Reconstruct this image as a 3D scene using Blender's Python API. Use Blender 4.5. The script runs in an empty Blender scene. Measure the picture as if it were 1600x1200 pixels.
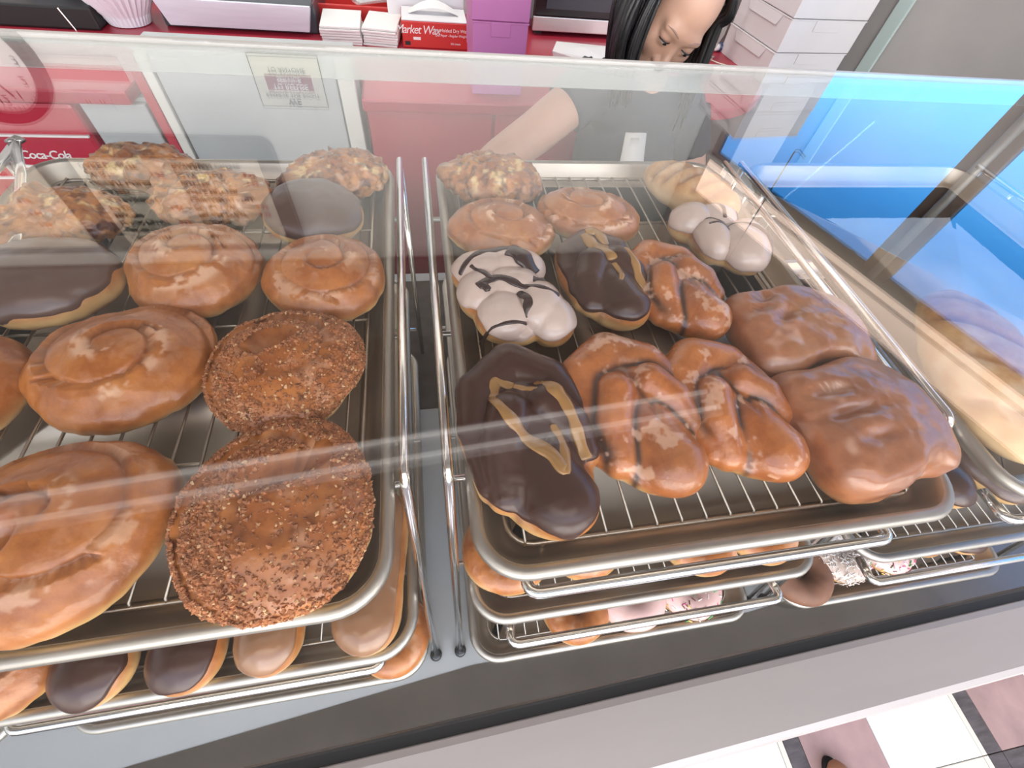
import bpy, bmesh, math, random
import numpy as np
from mathutils import Vector, Matrix
random.seed(7); rng = np.random.default_rng(7)
C = bpy.context.scene.collection
SC = bpy.context.scene

# ------------------------------------------------------------------ camera
cam = bpy.data.objects.new('camera', bpy.data.cameras.new('camera')); C.objects.link(cam)
cam.data.sensor_width = 36.0; cam.data.lens = 680.0/1600.0*36.0
cam.data.clip_start = 0.01
_R = Vector((0.98435, -0.15100, 0.09170)); _U = Vector((0.07220, 0.81780, 0.57080)); _F = Vector((0.16103, 0.55480, -0.81624))
def _orth():
    f = _F.normalized(); r = (_R - f*_R.dot(f)).normalized(); u = r.cross(f)
    return r, u, f
_r, _u, _f = _orth()
cam.matrix_world = Matrix(((_r.x, _u.x, -_f.x, -0.01542), (_r.y, _u.y, -_f.y, -0.06217), (_r.z, _u.z, -_f.z, 0.35615), (0, 0, 0, 1)))
SC.camera = cam
# ------------------------------------------------------------------ exposure, sky
SC.view_settings.view_transform = 'Standard'; SC.view_settings.look = 'None'
SC.view_settings.gamma = 1.0; SC.view_settings.use_curve_mapping = False
SC.view_settings.exposure = -0.28
w = bpy.data.worlds.new('sky'); SC.world = w; w.use_nodes = True
nt = w.node_tree; nt.nodes.clear()
n_out = nt.nodes.new('ShaderNodeOutputWorld'); n_bg = nt.nodes.new('ShaderNodeBackground')
n_tc = nt.nodes.new('ShaderNodeTexCoord'); n_sp = nt.nodes.new('ShaderNodeSeparateXYZ'); n_rp = nt.nodes.new('ShaderNodeValToRGB')
nt.links.new(n_tc.outputs['Generated'], n_sp.inputs[0]); nt.links.new(n_sp.outputs['Z'], n_rp.inputs[0])
nt.links.new(n_rp.outputs[0], n_bg.inputs[0]); nt.links.new(n_bg.outputs[0], n_out.inputs[0])
cr = n_rp.color_ramp
cr.elements[0].position = 0.0; cr.elements[0].color = (0.55, 0.52, 0.48, 1)
cr.elements[1].position = 1.0; cr.elements[1].color = (0.28, 0.45, 0.85, 1)
for p, c in ((0.02, (1.0, 0.98, 0.95, 1)), (0.25, (1.05, 1.05, 1.05, 1)), (0.36, (0.66, 0.80, 1.0, 1))):
    e = cr.elements.new(p); e.color = c
n_bg.inputs['Strength'].default_value = 3.6
# ------------------------------------------------------------------ strip tube strength, power of the added wall wash (the tubes themselves are built with their fixtures)
TUBE_STRENGTH = 1.8; WASH_POWER = 40.0
def area_light(name, loc, sx, sy, power, color, rot=(0, 0, 0)):
    l = bpy.data.lights.new(name, 'AREA'); l.shape = 'RECTANGLE'; l.size = sx; l.size_y = sy
    l.energy = power; l.color = color
    o = bpy.data.objects.new(name, l); C.objects.link(o); o.location = loc; o.rotation_euler = rot
    return o
# daylight entering through the open shop front behind the customer
area_light('storefront_daylight', (0.6, -2.6, 0.55), 4.2, 2.0, 125, (1.0, 0.97, 0.94), (math.radians(78), 0, 0))
# added fill lamp, unseen, under the ceiling over the customer side
area_light('added_ceiling_fill', (-0.2, -1.15, 1.82), 3.0, 0.7, 24, (1.0, 0.95, 0.88))

# ------------------------------------------------------------------ helpers
def tag(o, label=None, cat=None, group=None, kind=None):
    if label: o['label'] = label
    if cat: o['category'] = cat
    if group: o['group'] = group
    if kind: o['kind'] = kind
    return o
def thing(name, label, cat, loc=(0, 0, 0), rotz=0.0, group=None):
    o = bpy.data.objects.new(name, None); C.objects.link(o); o.location = loc; o.rotation_euler = (0, 0, rotz)
    o.empty_display_size = 0.05
    return tag(o, label, cat, group)
def mesh(name, V, Fc, m=None, smooth=True):
    me = bpy.data.meshes.new(name); me.from_pydata([tuple(map(float, v)) for v in V], [], [tuple(map(int, f)) for f in Fc])
    if smooth: me.polygons.foreach_set('use_smooth', [True]*len(me.polygons))
    if m: me.materials.append(m)
    me.update(); return me
def link(name, me, parent=None, loc=(0, 0, 0), rotz=0.0):
    o = bpy.data.objects.new(name, me); C.objects.link(o); o.location = loc; o.rotation_euler = (0, 0, rotz)
    if parent: o.parent = parent
    return o
class MB:
    def __init__(s): s.V = []; s.F = []
    def add(s, V, Fc):
        n = len(s.V); s.V += [tuple(map(float, v)) for v in V]; s.F += [tuple(int(i)+n for i in f) for f in Fc]; return s
    def box(s, x0, x1, y0, y1, z0, z1, M=None):
        V = [(x, y, z) for z in (z0, z1) for y in (y0, y1) for x in (x0, x1)]
        if M is not None: V = [tuple(M @ Vector(v)) for v in V]
        return s.add(V, [(0, 2, 3, 1), (4, 5, 7, 6), (0, 1, 5, 4), (2, 6, 7, 3), (0, 4, 6, 2), (1, 3, 7, 5)])
    def tube(s, P, r, n=8, closed=False, flat=1.0):
        P = [Vector(p) for p in P]; m = len(P)
        R = r if isinstance(r, (list, tuple, np.ndarray)) else [r]*m
        V = []; Fc = []
        up = None
        for i in range(m):
            a = P[(i-1) % m] if (closed or i > 0) else P[i]; b = P[(i+1) % m] if (closed or i < m-1) else P[i]
            t = (b-a).normalized()
            if up is None:
                up = Vector((0, 0, 1)) if abs(t.z) < 0.9 else Vector((1, 0, 0))
            x = t.cross(up)
            if x.length < 1e-6: x = t.orthogonal()
            x.normalize(); y = x.cross(t).normalized()
            up = y if abs(y.length) > 0 else up
            for k in range(n):
                a_ = 2*math.pi*k/n
                V.append(P[i] + x*(math.cos(a_)*R[i]) + y*(math.sin(a_)*R[i]*flat))
        for i in range(m if closed else m-1):
            j = (i+1) % m
            for k in range(n): Fc.append((i*n+k, i*n+(k+1) % n, j*n+(k+1) % n, j*n+k))
        if not closed:
            Fc.append(tuple(range(n-1, -1, -1))); Fc.append(tuple((m-1)*n+k for k in range(n)))
        return s.add(V, Fc)
    def lathe(s, prof, c=(0, 0, 0), n=32, wob=None):
        V = []; Fc = []
        for i, (r, z) in enumerate(prof):
            for k in range(n):
                a = 2*math.pi*k/n; rr = r*(1 + (wob(i, k) if wob else 0))
                V.append((c[0]+rr*math.cos(a), c[1]+rr*math.sin(a), c[2]+z))
        for i in range(len(prof)-1):
            for k in range(n): Fc.append((i*n+k, i*n+(k+1) % n, (i+1)*n+(k+1) % n, (i+1)*n+k))
        return s.add(V, Fc)
    def mesh(s, name, m, smooth=False): return mesh(name, s.V, s.F, m, smooth)
    def build(s, name, m, parent=None, smooth=False, bevel=0.0, loc=(0, 0, 0), rotz=0.0):
        me = s.mesh(name, m, smooth)
        if bevel > 0:
            bm = bmesh.new(); bm.from_mesh(me)
            bmesh.ops.bevel(bm, geom=list(bm.edges), offset=bevel, segments=2, profile=0.5, affect='EDGES', clamp_overlap=True)
            bm.to_mesh(me); bm.free()
        return link(name, me, parent, loc, rotz)
def cyl(p, q, r, n=12): return MB().tube([p, q], r, n)
def arc(c, r, a0, a1, n): return [(c[0]+r*math.cos(a0+(a1-a0)*i/n), c[1]+r*math.sin(a0+(a1-a0)*i/n)) for i in range(n+1)]
def rrect(x0, x1, y0, y1, r, n=6):
    P = []
    for cx, cy, a in ((x1-r, y0+r, -90), (x1-r, y1-r, 0), (x0+r, y1-r, 90), (x0+r, y0+r, 180)):
        P += arc((cx, cy), r, math.radians(a), math.radians(a+90), n)
    return P
_font_cache = {}
def text_mesh(txt, size, m, extrude=0.0006, shear=0.0, align='CENTER', space=1.0, bold=0.0):
    cu = bpy.data.curves.new('lettering', 'FONT'); cu.body = txt; cu.size = size; cu.extrude = extrude; cu.shear = shear
    cu.align_x = align; cu.align_y = 'CENTER'; cu.space_character = space; cu.offset = bold; cu.resolution_u = 3
    o = bpy.data.objects.new('lettering', cu); C.objects.link(o)
    dg = bpy.context.evaluated_depsgraph_get(); dg.update()
    me = bpy.data.meshes.new_from_object(o.evaluated_get(dg))
    bpy.data.objects.remove(o); bpy.data.curves.remove(cu)
    me.materials.clear(); me.materials.append(m); return me
def text(txt, size, m, parent, loc, rot=(math.pi/2, 0, 0), name='lettering', **k):
    me = text_mesh(txt, size, m, **k)
    o = link(name, me, parent, loc); o.rotation_euler = rot; return o

# ------------------------------------------------------------------ noise
def _h(ix, iy, iz, seed):
    n = (ix*374761393 + iy*668265263 + iz*2147483647 + seed*974711) & 0xFFFFFFFF
    n = ((n ^ (n >> 13))*1274126177) & 0xFFFFFFFF
    return ((n ^ (n >> 16)) & 0xFFFF)/65535.0
def noise(P, s, seed=0):
    q = np.asarray(P, float)*s + 100.0; i = np.floor(q).astype(np.int64); f = q-i; f = f*f*(3-2*f); r = 0
    for dx in (0, 1):
        for dy in (0, 1):
            for dz in (0, 1):
                wgt = (f[:, 0] if dx else 1-f[:, 0])*(f[:, 1] if dy else 1-f[:, 1])*(f[:, 2] if dz else 1-f[:, 2])
                r = r + wgt*_h(i[:, 0]+dx, i[:, 1]+dy, i[:, 2]+dz, seed)
    return r*2-1
def fbm(P, s, seed=0, o=3):
    r = 0; a = 1.0
    for k in range(o): r = r + a*noise(P, s*2**k, seed+k); a *= 0.5
    return r
def sstep(a, b, x):
    t = np.clip((x-a)/(b-a), 0, 1); return t*t*(3-2*t)

# ------------------------------------------------------------------ materials
MATS = {}
def nodes(m):
    m.use_nodes = True; t = m.node_tree; b = t.nodes.get('Principled BSDF'); return t, b
def mat(name, col, rough=0.5, metal=0.0, coat=0.0, bump=0.0, bscale=60.0, var=0.0, vscale=8.0, spec=0.5, emit=None, estr=0.0, sss=0.0, stretch=None):
    m = bpy.data.materials.new(name); t, b = nodes(m)
    b.inputs['Base Color'].default_value = (*col, 1); b.inputs['Roughness'].default_value = rough; b.inputs['Metallic'].default_value = metal
    b.inputs['Coat Weight'].default_value = coat; b.inputs['Coat Roughness'].default_value = 0.12; b.inputs['Specular IOR Level'].default_value = spec
    if sss: b.inputs['Subsurface Weight'].default_value = sss; b.inputs['Subsurface Radius'].default_value = (0.006, 0.003, 0.0015); b.inputs['Subsurface Scale'].default_value = 1.0
    if emit: b.inputs['Emission Color'].default_value = (*emit, 1); b.inputs['Emission Strength'].default_value = estr
    tc = t.nodes.new('ShaderNodeTexCoord'); src = tc.outputs['Object']
    if stretch:
        mp = t.nodes.new('ShaderNodeMapping'); mp.inputs['Scale'].default_value = stretch; t.links.new(src, mp.inputs[0]); src = mp.outputs[0]
    if var > 0:
        nz = t.nodes.new('ShaderNodeTexNoise'); nz.inputs['Scale'].default_value = vscale; nz.inputs['Detail'].default_value = 5; t.links.new(src, nz.inputs['Vector'])
        rp = t.nodes.new('ShaderNodeValToRGB'); rp.color_ramp.elements[0].position = 0.3; rp.color_ramp.elements[1].position = 0.7
        rp.color_ramp.elements[0].color = (*[c*(1-var) for c in col], 1); rp.color_ramp.elements[1].color = (*[min(1, c*(1+var)) for c in col], 1)
        t.links.new(nz.outputs['Fac'], rp.inputs[0]); t.links.new(rp.outputs[0], b.inputs['Base Color'])
    if bump > 0:
        nz2 = t.nodes.new('ShaderNodeTexNoise'); nz2.inputs['Scale'].default_value = bscale; nz2.inputs['Detail'].default_value = 4; t.links.new(src, nz2.inputs['Vector'])
        bp = t.nodes.new('ShaderNodeBump'); bp.inputs['Strength'].default_value = bump; bp.inputs['Distance'].default_value = 0.002
        t.links.new(nz2.outputs['Fac'], bp.inputs['Height']); t.links.new(bp.outputs[0], b.inputs['Normal'])
    MATS[name] = m; return m
def pane(name, tint=(1, 1, 1), f0=0.04, rough=0.0, milky=0.0, milk=(0.8, 0.85, 0.8)):
    m = bpy.data.materials.new(name); m.use_nodes = True; t = m.node_tree; t.nodes.clear()
    out = t.nodes.new('ShaderNodeOutputMaterial'); g = t.nodes.new('ShaderNodeNewGeometry')
    dt = t.nodes.new('ShaderNodeVectorMath'); dt.operation = 'DOT_PRODUCT'
    t.links.new(g.outputs['Incoming'], dt.inputs[0]); t.links.new(g.outputs['Normal'], dt.inputs[1])
    def mth(op, a, bval=None):
        x = t.nodes.new('ShaderNodeMath'); x.operation = op; t.links.new(a, x.inputs[0])
        if bval is not None: x.inputs[1].default_value = bval
        return x.outputs[0]
    c = mth('ABSOLUTE', dt.outputs['Value']); s = t.nodes.new('ShaderNodeMath'); s.operation = 'SUBTRACT'; s.inputs[0].default_value = 1.0; t.links.new(c, s.inputs[1])
    f = mth('ADD', mth('MULTIPLY', mth('POWER', s.outputs[0], 5.0), 1-f0), f0)
    tr = t.nodes.new('ShaderNodeBsdfTransparent'); tr.inputs[0].default_value = (*tint, 1)
    gl = t.nodes.new('ShaderNodeBsdfGlossy'); gl.inputs['Roughness'].default_value = rough; gl.inputs['Color'].default_value = (1, 1, 1, 1)
    base = tr.outputs[0]
    if milky > 0:
        df = t.nodes.new('ShaderNodeBsdfDiffuse'); df.inputs[0].default_value = (*milk, 1)
        mx0 = t.nodes.new('ShaderNodeMixShader'); mx0.inputs[0].default_value = milky
        t.links.new(tr.outputs[0], mx0.inputs[1]); t.links.new(df.outputs[0], mx0.inputs[2]); base = mx0.outputs[0]
    mx = t.nodes.new('ShaderNodeMixShader'); t.links.new(f, mx.inputs[0]); t.links.new(base, mx.inputs[1]); t.links.new(gl.outputs[0], mx.inputs[2])
    t.links.new(mx.outputs[0], out.inputs[0]); MATS[name] = m; return m
def dough_mat(name, lo, hi, pale, dark, glaze, rough=0.40, coat=0.38, bump=0.35, bscale=110, sheen=0.0):
    """fried dough: mask.r = pale proof line, mask.g = cinnamon filling / dark crust, mask.b = dried glaze"""
    m = bpy.data.materials.new(name); t, b = nodes(m)
    at = t.nodes.new('ShaderNodeAttribute'); at.attribute_name = 'mask'; sp = t.nodes.new('ShaderNodeSeparateColor'); t.links.new(at.outputs['Color'], sp.inputs[0])
    tc = t.nodes.new('ShaderNodeTexCoord'); nz = t.nodes.new('ShaderNodeTexNoise'); nz.inputs['Scale'].default_value = 28; nz.inputs['Detail'].default_value = 6; nz.inputs['Roughness'].default_value = 0.65
    t.links.new(tc.outputs['Object'], nz.inputs['Vector'])
    rp = t.nodes.new('ShaderNodeValToRGB'); rp.color_ramp.elements[0].position = 0.36; rp.color_ramp.elements[1].position = 0.66
    rp.color_ramp.elements[0].color = (*lo, 1); rp.color_ramp.elements[1].color = (*hi, 1); t.links.new(nz.outputs['Fac'], rp.inputs[0])
    cur = rp.outputs[0]
    for ch, col in (('Red', pale), ('Green', dark), ('Blue', glaze)):
        mx = t.nodes.new('ShaderNodeMix'); mx.data_type = 'RGBA'; mx.inputs[7].default_value = (*col, 1)
        t.links.new(sp.outputs[ch], mx.inputs[0]); t.links.new(cur, mx.inputs[6]); cur = mx.outputs[2]
    t.links.new(cur, b.inputs['Base Color'])
    b.inputs['Roughness'].default_value = rough; b.inputs['Coat Weight'].default_value = coat; b.inputs['Coat Roughness'].default_value = 0.17
    nz2 = t.nodes.new('ShaderNodeTexNoise'); nz2.inputs['Scale'].default_value = bscale; nz2.inputs['Detail'].default_value = 5; t.links.new(tc.outputs['Object'], nz2.inputs['Vector'])
    bp = t.nodes.new('ShaderNodeBump'); bp.inputs['Strength'].default_value = bump; bp.inputs['Distance'].default_value = 0.0025
    t.links.new(nz2.outputs['Fac'], bp.inputs['Height']); t.links.new(bp.outputs[0], b.inputs['Normal']); t.links.new(bp.outputs[0], b.inputs['Coat Normal'])
    MATS[name] = m; return m

M_pan = mat('worn aluminium', (0.60, 0.52, 0.42), 0.46, 1.0, var=0.14, vscale=9, bump=0.12, bscale=25)
M_rim = mat('polished aluminium rim', (0.47, 0.435, 0.385), 0.45, 1.0, var=0.08, vscale=14)
M_wire = mat('chromed wire', (0.55, 0.49, 0.41), 0.36, 1.0)
M_tube = mat('chrome tube', (0.88, 0.87, 0.84), 0.14, 1.0, var=0.05, vscale=20)
M_steel = mat('stainless steel', (0.72, 0.69, 0.68), 0.38, 0.85, var=0.06, vscale=3, stretch=(1, 12, 12))
M_ledge = mat('brushed ledge', (0.46, 0.405, 0.385), 0.45, 0.3, var=0.05, vscale=4, stretch=(1, 10, 10))
M_rearsheet = mat('dark brown rear sheet', (0.075, 0.060, 0.048), 0.8, var=0.25, vscale=40, bump=0.3, bscale=120)
M_deck = mat('grey laminate deck', (0.41, 0.42, 0.42), 0.38, var=0.06, vscale=5)
M_front = mat('dark brown glossy panel', (0.085, 0.072, 0.060), 0.22, var=0.25, vscale=5, spec=0.6)
M_black = mat('black rubber', (0.012, 0.011, 0.011), 0.5)
M_blackgloss = mat('black gloss plastic', (0.015, 0.015, 0.017), 0.15)
M_rear = mat('cream painted rail', (0.66, 0.60, 0.54), 0.45, var=0.06, vscale=10)
M_glass = pane('clear glass')
M_glowband = mat('glowing beige band', (0.85, 0.70, 0.60), 0.8, emit=(1.0, 0.76, 0.62), estr=3.1)  # emission added for the bright band above the window, no real source
M_film = pane('dusty film', (0.92, 0.95, 0.92), milky=0.34, milk=(0.80, 0.86, 0.82), rough=0.05)
M_blueglass = pane('blue tinted window glass', (0.34, 0.70, 1.0))
M_red = mat('red laminate', (0.42, 0.030, 0.055), 0.32, var=0.05, vscale=6)
M_redfront = mat('red laminate front', (0.46, 0.045, 0.065), 0.4, var=0.05, vscale=5)
M_greydoor = mat('grey painted steel', (0.46, 0.48, 0.48), 0.4, var=0.04)
M_whitepost = mat('off white post', (0.72, 0.70, 0.64), 0.5)
M_wall = mat('grey white wall paint', (0.80, 0.81, 0.79), 0.75, var=0.04, vscale=3, bump=0.05)
M_wallr = mat('grey stucco wall', (0.40, 0.375, 0.36), 0.7, var=0.08, vscale=4, bump=0.15, bscale=14)
M_beige = mat('beige painted valance', (0.80, 0.64, 0.56), 0.7, var=0.04)
M_ceil = mat('ceiling board', (0.30, 0.28, 0.26), 0.9, var=0.04)
M_mull = mat('weathered bronze frame', (0.20, 0.15, 0.125), 0.5, var=0.25, vscale=12)
M_mullbar = mat('grey pipe', (0.42, 0.40, 0.37), 0.4, 0.3, var=0.12)
M_green = mat('pale green trim', (0.46, 0.56, 0.53), 0.35)
M_white = mat('white card', (0.78, 0.77, 0.78), 0.6, var=0.02)
M_whitepink = mat('white box card', (0.74, 0.71, 0.72), 0.6, var=0.03, vscale=5)
M_carton = mat('grey white carton card', (0.50, 0.48, 0.46), 0.7, var=0.04)
M_pink = mat('pink box card', (0.52, 0.17, 0.40), 0.55, var=0.03)
M_paper = mat('paper', (0.82, 0.80, 0.78), 0.8, var=0.02)
M_filter = mat('white fluted paper', (0.85, 0.87, 0.93), 0.8)
M_waxred = mat('red printed card', (0.62, 0.035, 0.03), 0.4)
M_letterwhite = mat('white print', (0.9, 0.88, 0.86), 0.6)
M_letterblack = mat('black print', (0.03, 0.028, 0.028), 0.6)
M_letterred = mat('red print', (0.55, 0.04, 0.04), 0.6)
M_cream = mat('cream sign board', (0.80, 0.77, 0.66), 0.5)
M_maroon = mat('maroon print', (0.30, 0.035, 0.055), 0.5)
M_clockface = mat('clock face', (0.80, 0.74, 0.74), 0.4)
M_clockrim = mat('black clock rim', (0.02, 0.016, 0.02), 0.3)
M_menu = mat('beige menu panel', (0.82, 0.74, 0.62), 0.5)
M_dkgrey = mat('dark grey enamel', (0.055, 0.062, 0.075), 0.28, var=0.1)
M_alu = mat('brushed aluminium front', (0.74, 0.76, 0.84), 0.5, 0.1, var=0.04, stretch=(1, 15, 15))
M_coke = mat('red cooler panel', (0.50, 0.012, 0.04), 0.25)
M_skin = mat('skin', (0.62, 0.36, 0.255), 0.45, sss=0.25, var=0.06, vscale=18)
M_lip = mat('lips', (0.50, 0.20, 0.17), 0.45)
M_brow = mat('eyebrow', (0.36, 0.22, 0.17), 0.7)
M_eyew = mat('eye white', (0.75, 0.72, 0.70), 0.2)
M_iris = mat('dark iris', (0.015, 0.010, 0.008), 0.1)
M_hair = mat('black hair', (0.010, 0.009, 0.010), 0.32, bump=0.7, bscale=40, stretch=(6, 6, 0.6))
M_shirt = mat('charcoal navy cloth', (0.045, 0.050, 0.062), 0.85, bump=0.2)
M_apron = mat('off white cloth', (0.70, 0.66, 0.60), 0.85, bump=0.2)
M_trouser = mat('black trousers', (0.02, 0.02, 0.024), 0.85)
M_shoe = mat('tan leather', (0.45, 0.20, 0.11), 0.45)
M_blackshoe = mat('black shoe leather', (0.02, 0.02, 0.02), 0.4)
M_yellow = mat('yellow straws', (0.62, 0.52, 0.10), 0.4, var=0.3, vscale=40)
M_bag = pane('thin plastic bag', (0.95, 0.95, 0.95), milky=0.25, milk=(0.8, 0.8, 0.78), rough=0.15)
M_navy = mat('navy plastic', (0.03, 0.04, 0.12), 0.3)
M_navyjacket = mat('navy fleece', (0.045, 0.042, 0.085), 0.9)
M_thread = mat('cream string', (0.75, 0.68, 0.58), 0.8)
M_wiredark = mat('dark blue wire', (0.02, 0.03, 0.07), 0.4)
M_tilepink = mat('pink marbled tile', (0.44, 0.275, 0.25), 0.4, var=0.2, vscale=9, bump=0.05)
M_tilesun = mat('white sun patch tile', (0.90, 0.88, 0.85), 0.3)
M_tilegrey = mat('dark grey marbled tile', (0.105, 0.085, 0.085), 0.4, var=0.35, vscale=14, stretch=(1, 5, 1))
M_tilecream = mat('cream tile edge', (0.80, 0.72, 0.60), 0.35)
M_grout = mat('grout', (0.20, 0.17, 0.16), 0.9)
M_tubeem = mat('fluorescent tube', (0.9, 0.9, 0.9), 0.4, emit=(1.0, 0.94, 0.88), estr=TUBE_STRENGTH)
M_choc = mat('chocolate icing', (0.058, 0.021, 0.013), 0.30, coat=0.12, var=0.15, vscale=12, bump=0.12, bscale=30)
M_chocmatt = mat('milk chocolate icing', (0.105, 0.055, 0.040), 0.34, coat=0.2, var=0.1, vscale=14, bump=0.15, bscale=30)
M_chocdk = mat('dark chocolate drizzle', (0.035, 0.014, 0.012), 0.25, coat=0.3)
M_caramel = mat('caramel icing', (0.36, 0.185, 0.060), 0.22, coat=0.4, var=0.12, vscale=20)
M_maple = mat('maple icing', (0.30, 0.145, 0.070), 0.22, coat=0.4, var=0.12, vscale=16, bump=0.1, bscale=30)
M_whiteice = mat('white icing', (0.62, 0.47, 0.39), 0.25, coat=0.4, var=0.07, vscale=22, bump=0.15, bscale=40)
M_pinkice = mat('pale pink icing', (0.78, 0.50, 0.45), 0.3, coat=0.3)
M_crumb = mat('cinnamon crumb', (0.36, 0.135, 0.050), 0.7, var=0.45, vscale=150)
M_crumbpale = mat('pale sugar crumb', (0.66, 0.40, 0.20), 0.6)
M_coconut = mat('coconut flakes', (0.82, 0.78, 0.74), 0.6)
G_BROWN = ((0.33, 0.092, 0.017), (0.54, 0.190, 0.042))
M_glazed = dough_mat('glazed dough', *G_BROWN, (0.70, 0.46, 0.19), (0.17, 0.050, 0.018), (0.80, 0.50, 0.32))
M_braid = dough_mat('glazed braid dough', (0.34, 0.090, 0.020), (0.57, 0.190, 0.048), (0.70, 0.44, 0.17), (0.055, 0.024, 0.014), (0.80, 0.50, 0.34), coat=0.75)
M_square = dough_mat('thick glazed pastry', (0.29, 0.092, 0.034), (0.44, 0.165, 0.066), (0.62, 0.36, 0.15), (0.16, 0.05, 0.02), (0.66, 0.40, 0.28), coat=0.8, bump=0.3, bscale=45)
M_fritter = dough_mat('apple fritter crust', (0.31, 0.10, 0.030), (0.62, 0.27, 0.085), (0.80, 0.58, 0.26), (0.10, 0.028, 0.012), (0.82, 0.56, 0.38), coat=0.5, bump=0.6, bscale=120)
M_bread = dough_mat('bread crust', (0.50, 0.24, 0.080), (0.70, 0.42, 0.18), (0.82, 0.62, 0.35), (0.34, 0.13, 0.045), (0.86, 0.72, 0.52), rough=0.6, coat=0.0, bump=0.2)
M_cakechoc = mat('chocolate cake dough', (0.20, 0.085, 0.045), 0.6, var=0.25, vscale=30, bump=0.4, bscale=50)
SPR = [mat('sprinkle '+n, c, 0.4) for n, c in (('pink', (0.8, 0.12, 0.3)), ('brown', (0.12, 0.04, 0.03)), ('white', (0.85, 0.82, 0.8)), ('yellow', (0.8, 0.55, 0.1)), ('green', (0.1, 0.4, 0.15)))]

# ------------------------------------------------------------------ the room
FZ = -1.18; CZ = 1.85
def struct(name, mb, m, bevel=0.0, smooth=False):
    return tag(mb.build(name, m, bevel=bevel, smooth=smooth), kind='structure')
floor = struct('floor', MB().box(-3.2, 3.4, -3.2, 2.3, FZ-0.06, FZ-0.006), M_grout)
# floor tiles: 12 inch rows of pink with narrow dark strips; white ones paint in the sun patch
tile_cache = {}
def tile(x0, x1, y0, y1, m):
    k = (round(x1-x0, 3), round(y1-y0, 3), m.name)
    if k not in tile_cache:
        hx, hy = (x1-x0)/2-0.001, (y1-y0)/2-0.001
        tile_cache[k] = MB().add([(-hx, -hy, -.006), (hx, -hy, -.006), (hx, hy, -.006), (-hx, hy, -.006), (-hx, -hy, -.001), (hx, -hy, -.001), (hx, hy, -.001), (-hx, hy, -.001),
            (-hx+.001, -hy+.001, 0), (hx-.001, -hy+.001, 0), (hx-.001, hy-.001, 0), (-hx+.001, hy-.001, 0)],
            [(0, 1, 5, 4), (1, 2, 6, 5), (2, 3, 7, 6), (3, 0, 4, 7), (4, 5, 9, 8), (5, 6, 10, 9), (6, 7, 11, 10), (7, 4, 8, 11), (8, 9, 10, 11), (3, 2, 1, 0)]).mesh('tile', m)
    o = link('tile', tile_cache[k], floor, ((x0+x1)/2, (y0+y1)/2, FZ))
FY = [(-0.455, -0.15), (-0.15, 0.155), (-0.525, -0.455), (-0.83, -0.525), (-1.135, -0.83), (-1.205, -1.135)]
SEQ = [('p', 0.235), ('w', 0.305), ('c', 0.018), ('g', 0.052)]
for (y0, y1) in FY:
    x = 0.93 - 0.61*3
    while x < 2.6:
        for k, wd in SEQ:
            m = {'p': M_tilepink, 'w': M_tilesun, 'c': M_tilecream, 'g': M_tilegrey}[k]
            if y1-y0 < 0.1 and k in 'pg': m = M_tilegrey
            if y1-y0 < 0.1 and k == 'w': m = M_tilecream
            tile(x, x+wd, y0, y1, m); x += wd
struct('ceiling', MB().box(-3.2, 3.4, -1.6, 2.4, CZ, CZ+0.08), M_ceil)
struct('wall_back', MB().box(-3.2, 1.60, 2.2, 2.3, FZ, CZ), M_wall)
struct('wall_left', MB().box(-3.3, -3.2, -1.6, 2.3, FZ, CZ), M_wall)
# right wall, at an angle: origin on (2.0, 0.53), running back to (1.45, 2.2)
WA = Vector((2.0, 0.53, 0)); WB = Vector((1.5, 2.04, 0)); wd_ = (WB-WA).normalized(); wn_ = Vector((wd_.y, -wd_.x, 0))   # wn_ points outwards
MW = Matrix(((wd_.x, wn_.x, 0, WA.x), (wd_.y, wn_.y, 0, WA.y), (0, 0, 1, 0), (0, 0, 0, 1)))   # (along wall, outwards, up)
S0, S1 = -2.2, 1.75; WS0, WS1 = -1.5, 1.62; WZ0, WZ1 = 0.15, 0.92
wr = MB()
wr.box(S0, S1, 0, 0.03, FZ, WZ0, MW); wr.box(S0, S1, 0, 0.03, WZ1, WZ1+0.024, MW); wr.box(S0, S1, 0, 0.03, WZ1+0.205, CZ, MW); wr.box(S0, WS0, 0, 0.03, WZ1+0.024, WZ1+0.205, MW); wr.box(WS1, S1, 0, 0.03, WZ1+0.024, WZ1+0.205, MW); wr.box(S0, WS0, 0, 0.03, WZ0, WZ1, MW); wr.box(WS1, S1, 0, 0.03, WZ0, WZ1, MW)
struct('wall_right', wr, M_wallr)
glow_root = bpy.data.objects.new('glow_strip', None); C.objects.link(glow_root); tag(glow_root, kind='structure')
MB().box(WS0, WS1, 0.010, 0.013, WZ1+0.024, WZ1+0.205, MW).build('glow_band', M_glowband, glow_root)  # made-up glowing band, added to brighten its reflection in the glass
MB().box(WS0, WS1, -0.005, 0.0, WZ1+0.058, WZ1+0.066, MW).build('rail', M_mullbar, glow_root)
struct('trim_2', MB().box(WS0-0.03, WS1+0.03, -0.007, 0.0, WZ1-0.004, WZ1+0.020, MW), M_mullbar, bevel=0.004)
struct('trim_3', MB().box(1.12, 1.17, -0.012, 0.0, FZ, WZ0, MW), M_green, bevel=0.003)
win = bpy.data.objects.new('window_1', None); C.objects.link(win); tag(win, kind='structure')
fr = MB()
fr.box(WS0, WS1, 0.0, 0.03, WZ0, WZ0+0.03, MW); fr.box(WS0, WS1, 0.0, 0.03, WZ1-0.02, WZ1, MW); fr.box(WS0, WS0+0.03, 0.0, 0.03, WZ0, WZ1, MW); fr.box(WS1-0.03, WS1, 0.0, 0.03, WZ0, WZ1, MW)
fr.build('window_frame', M_mull, win)
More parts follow.
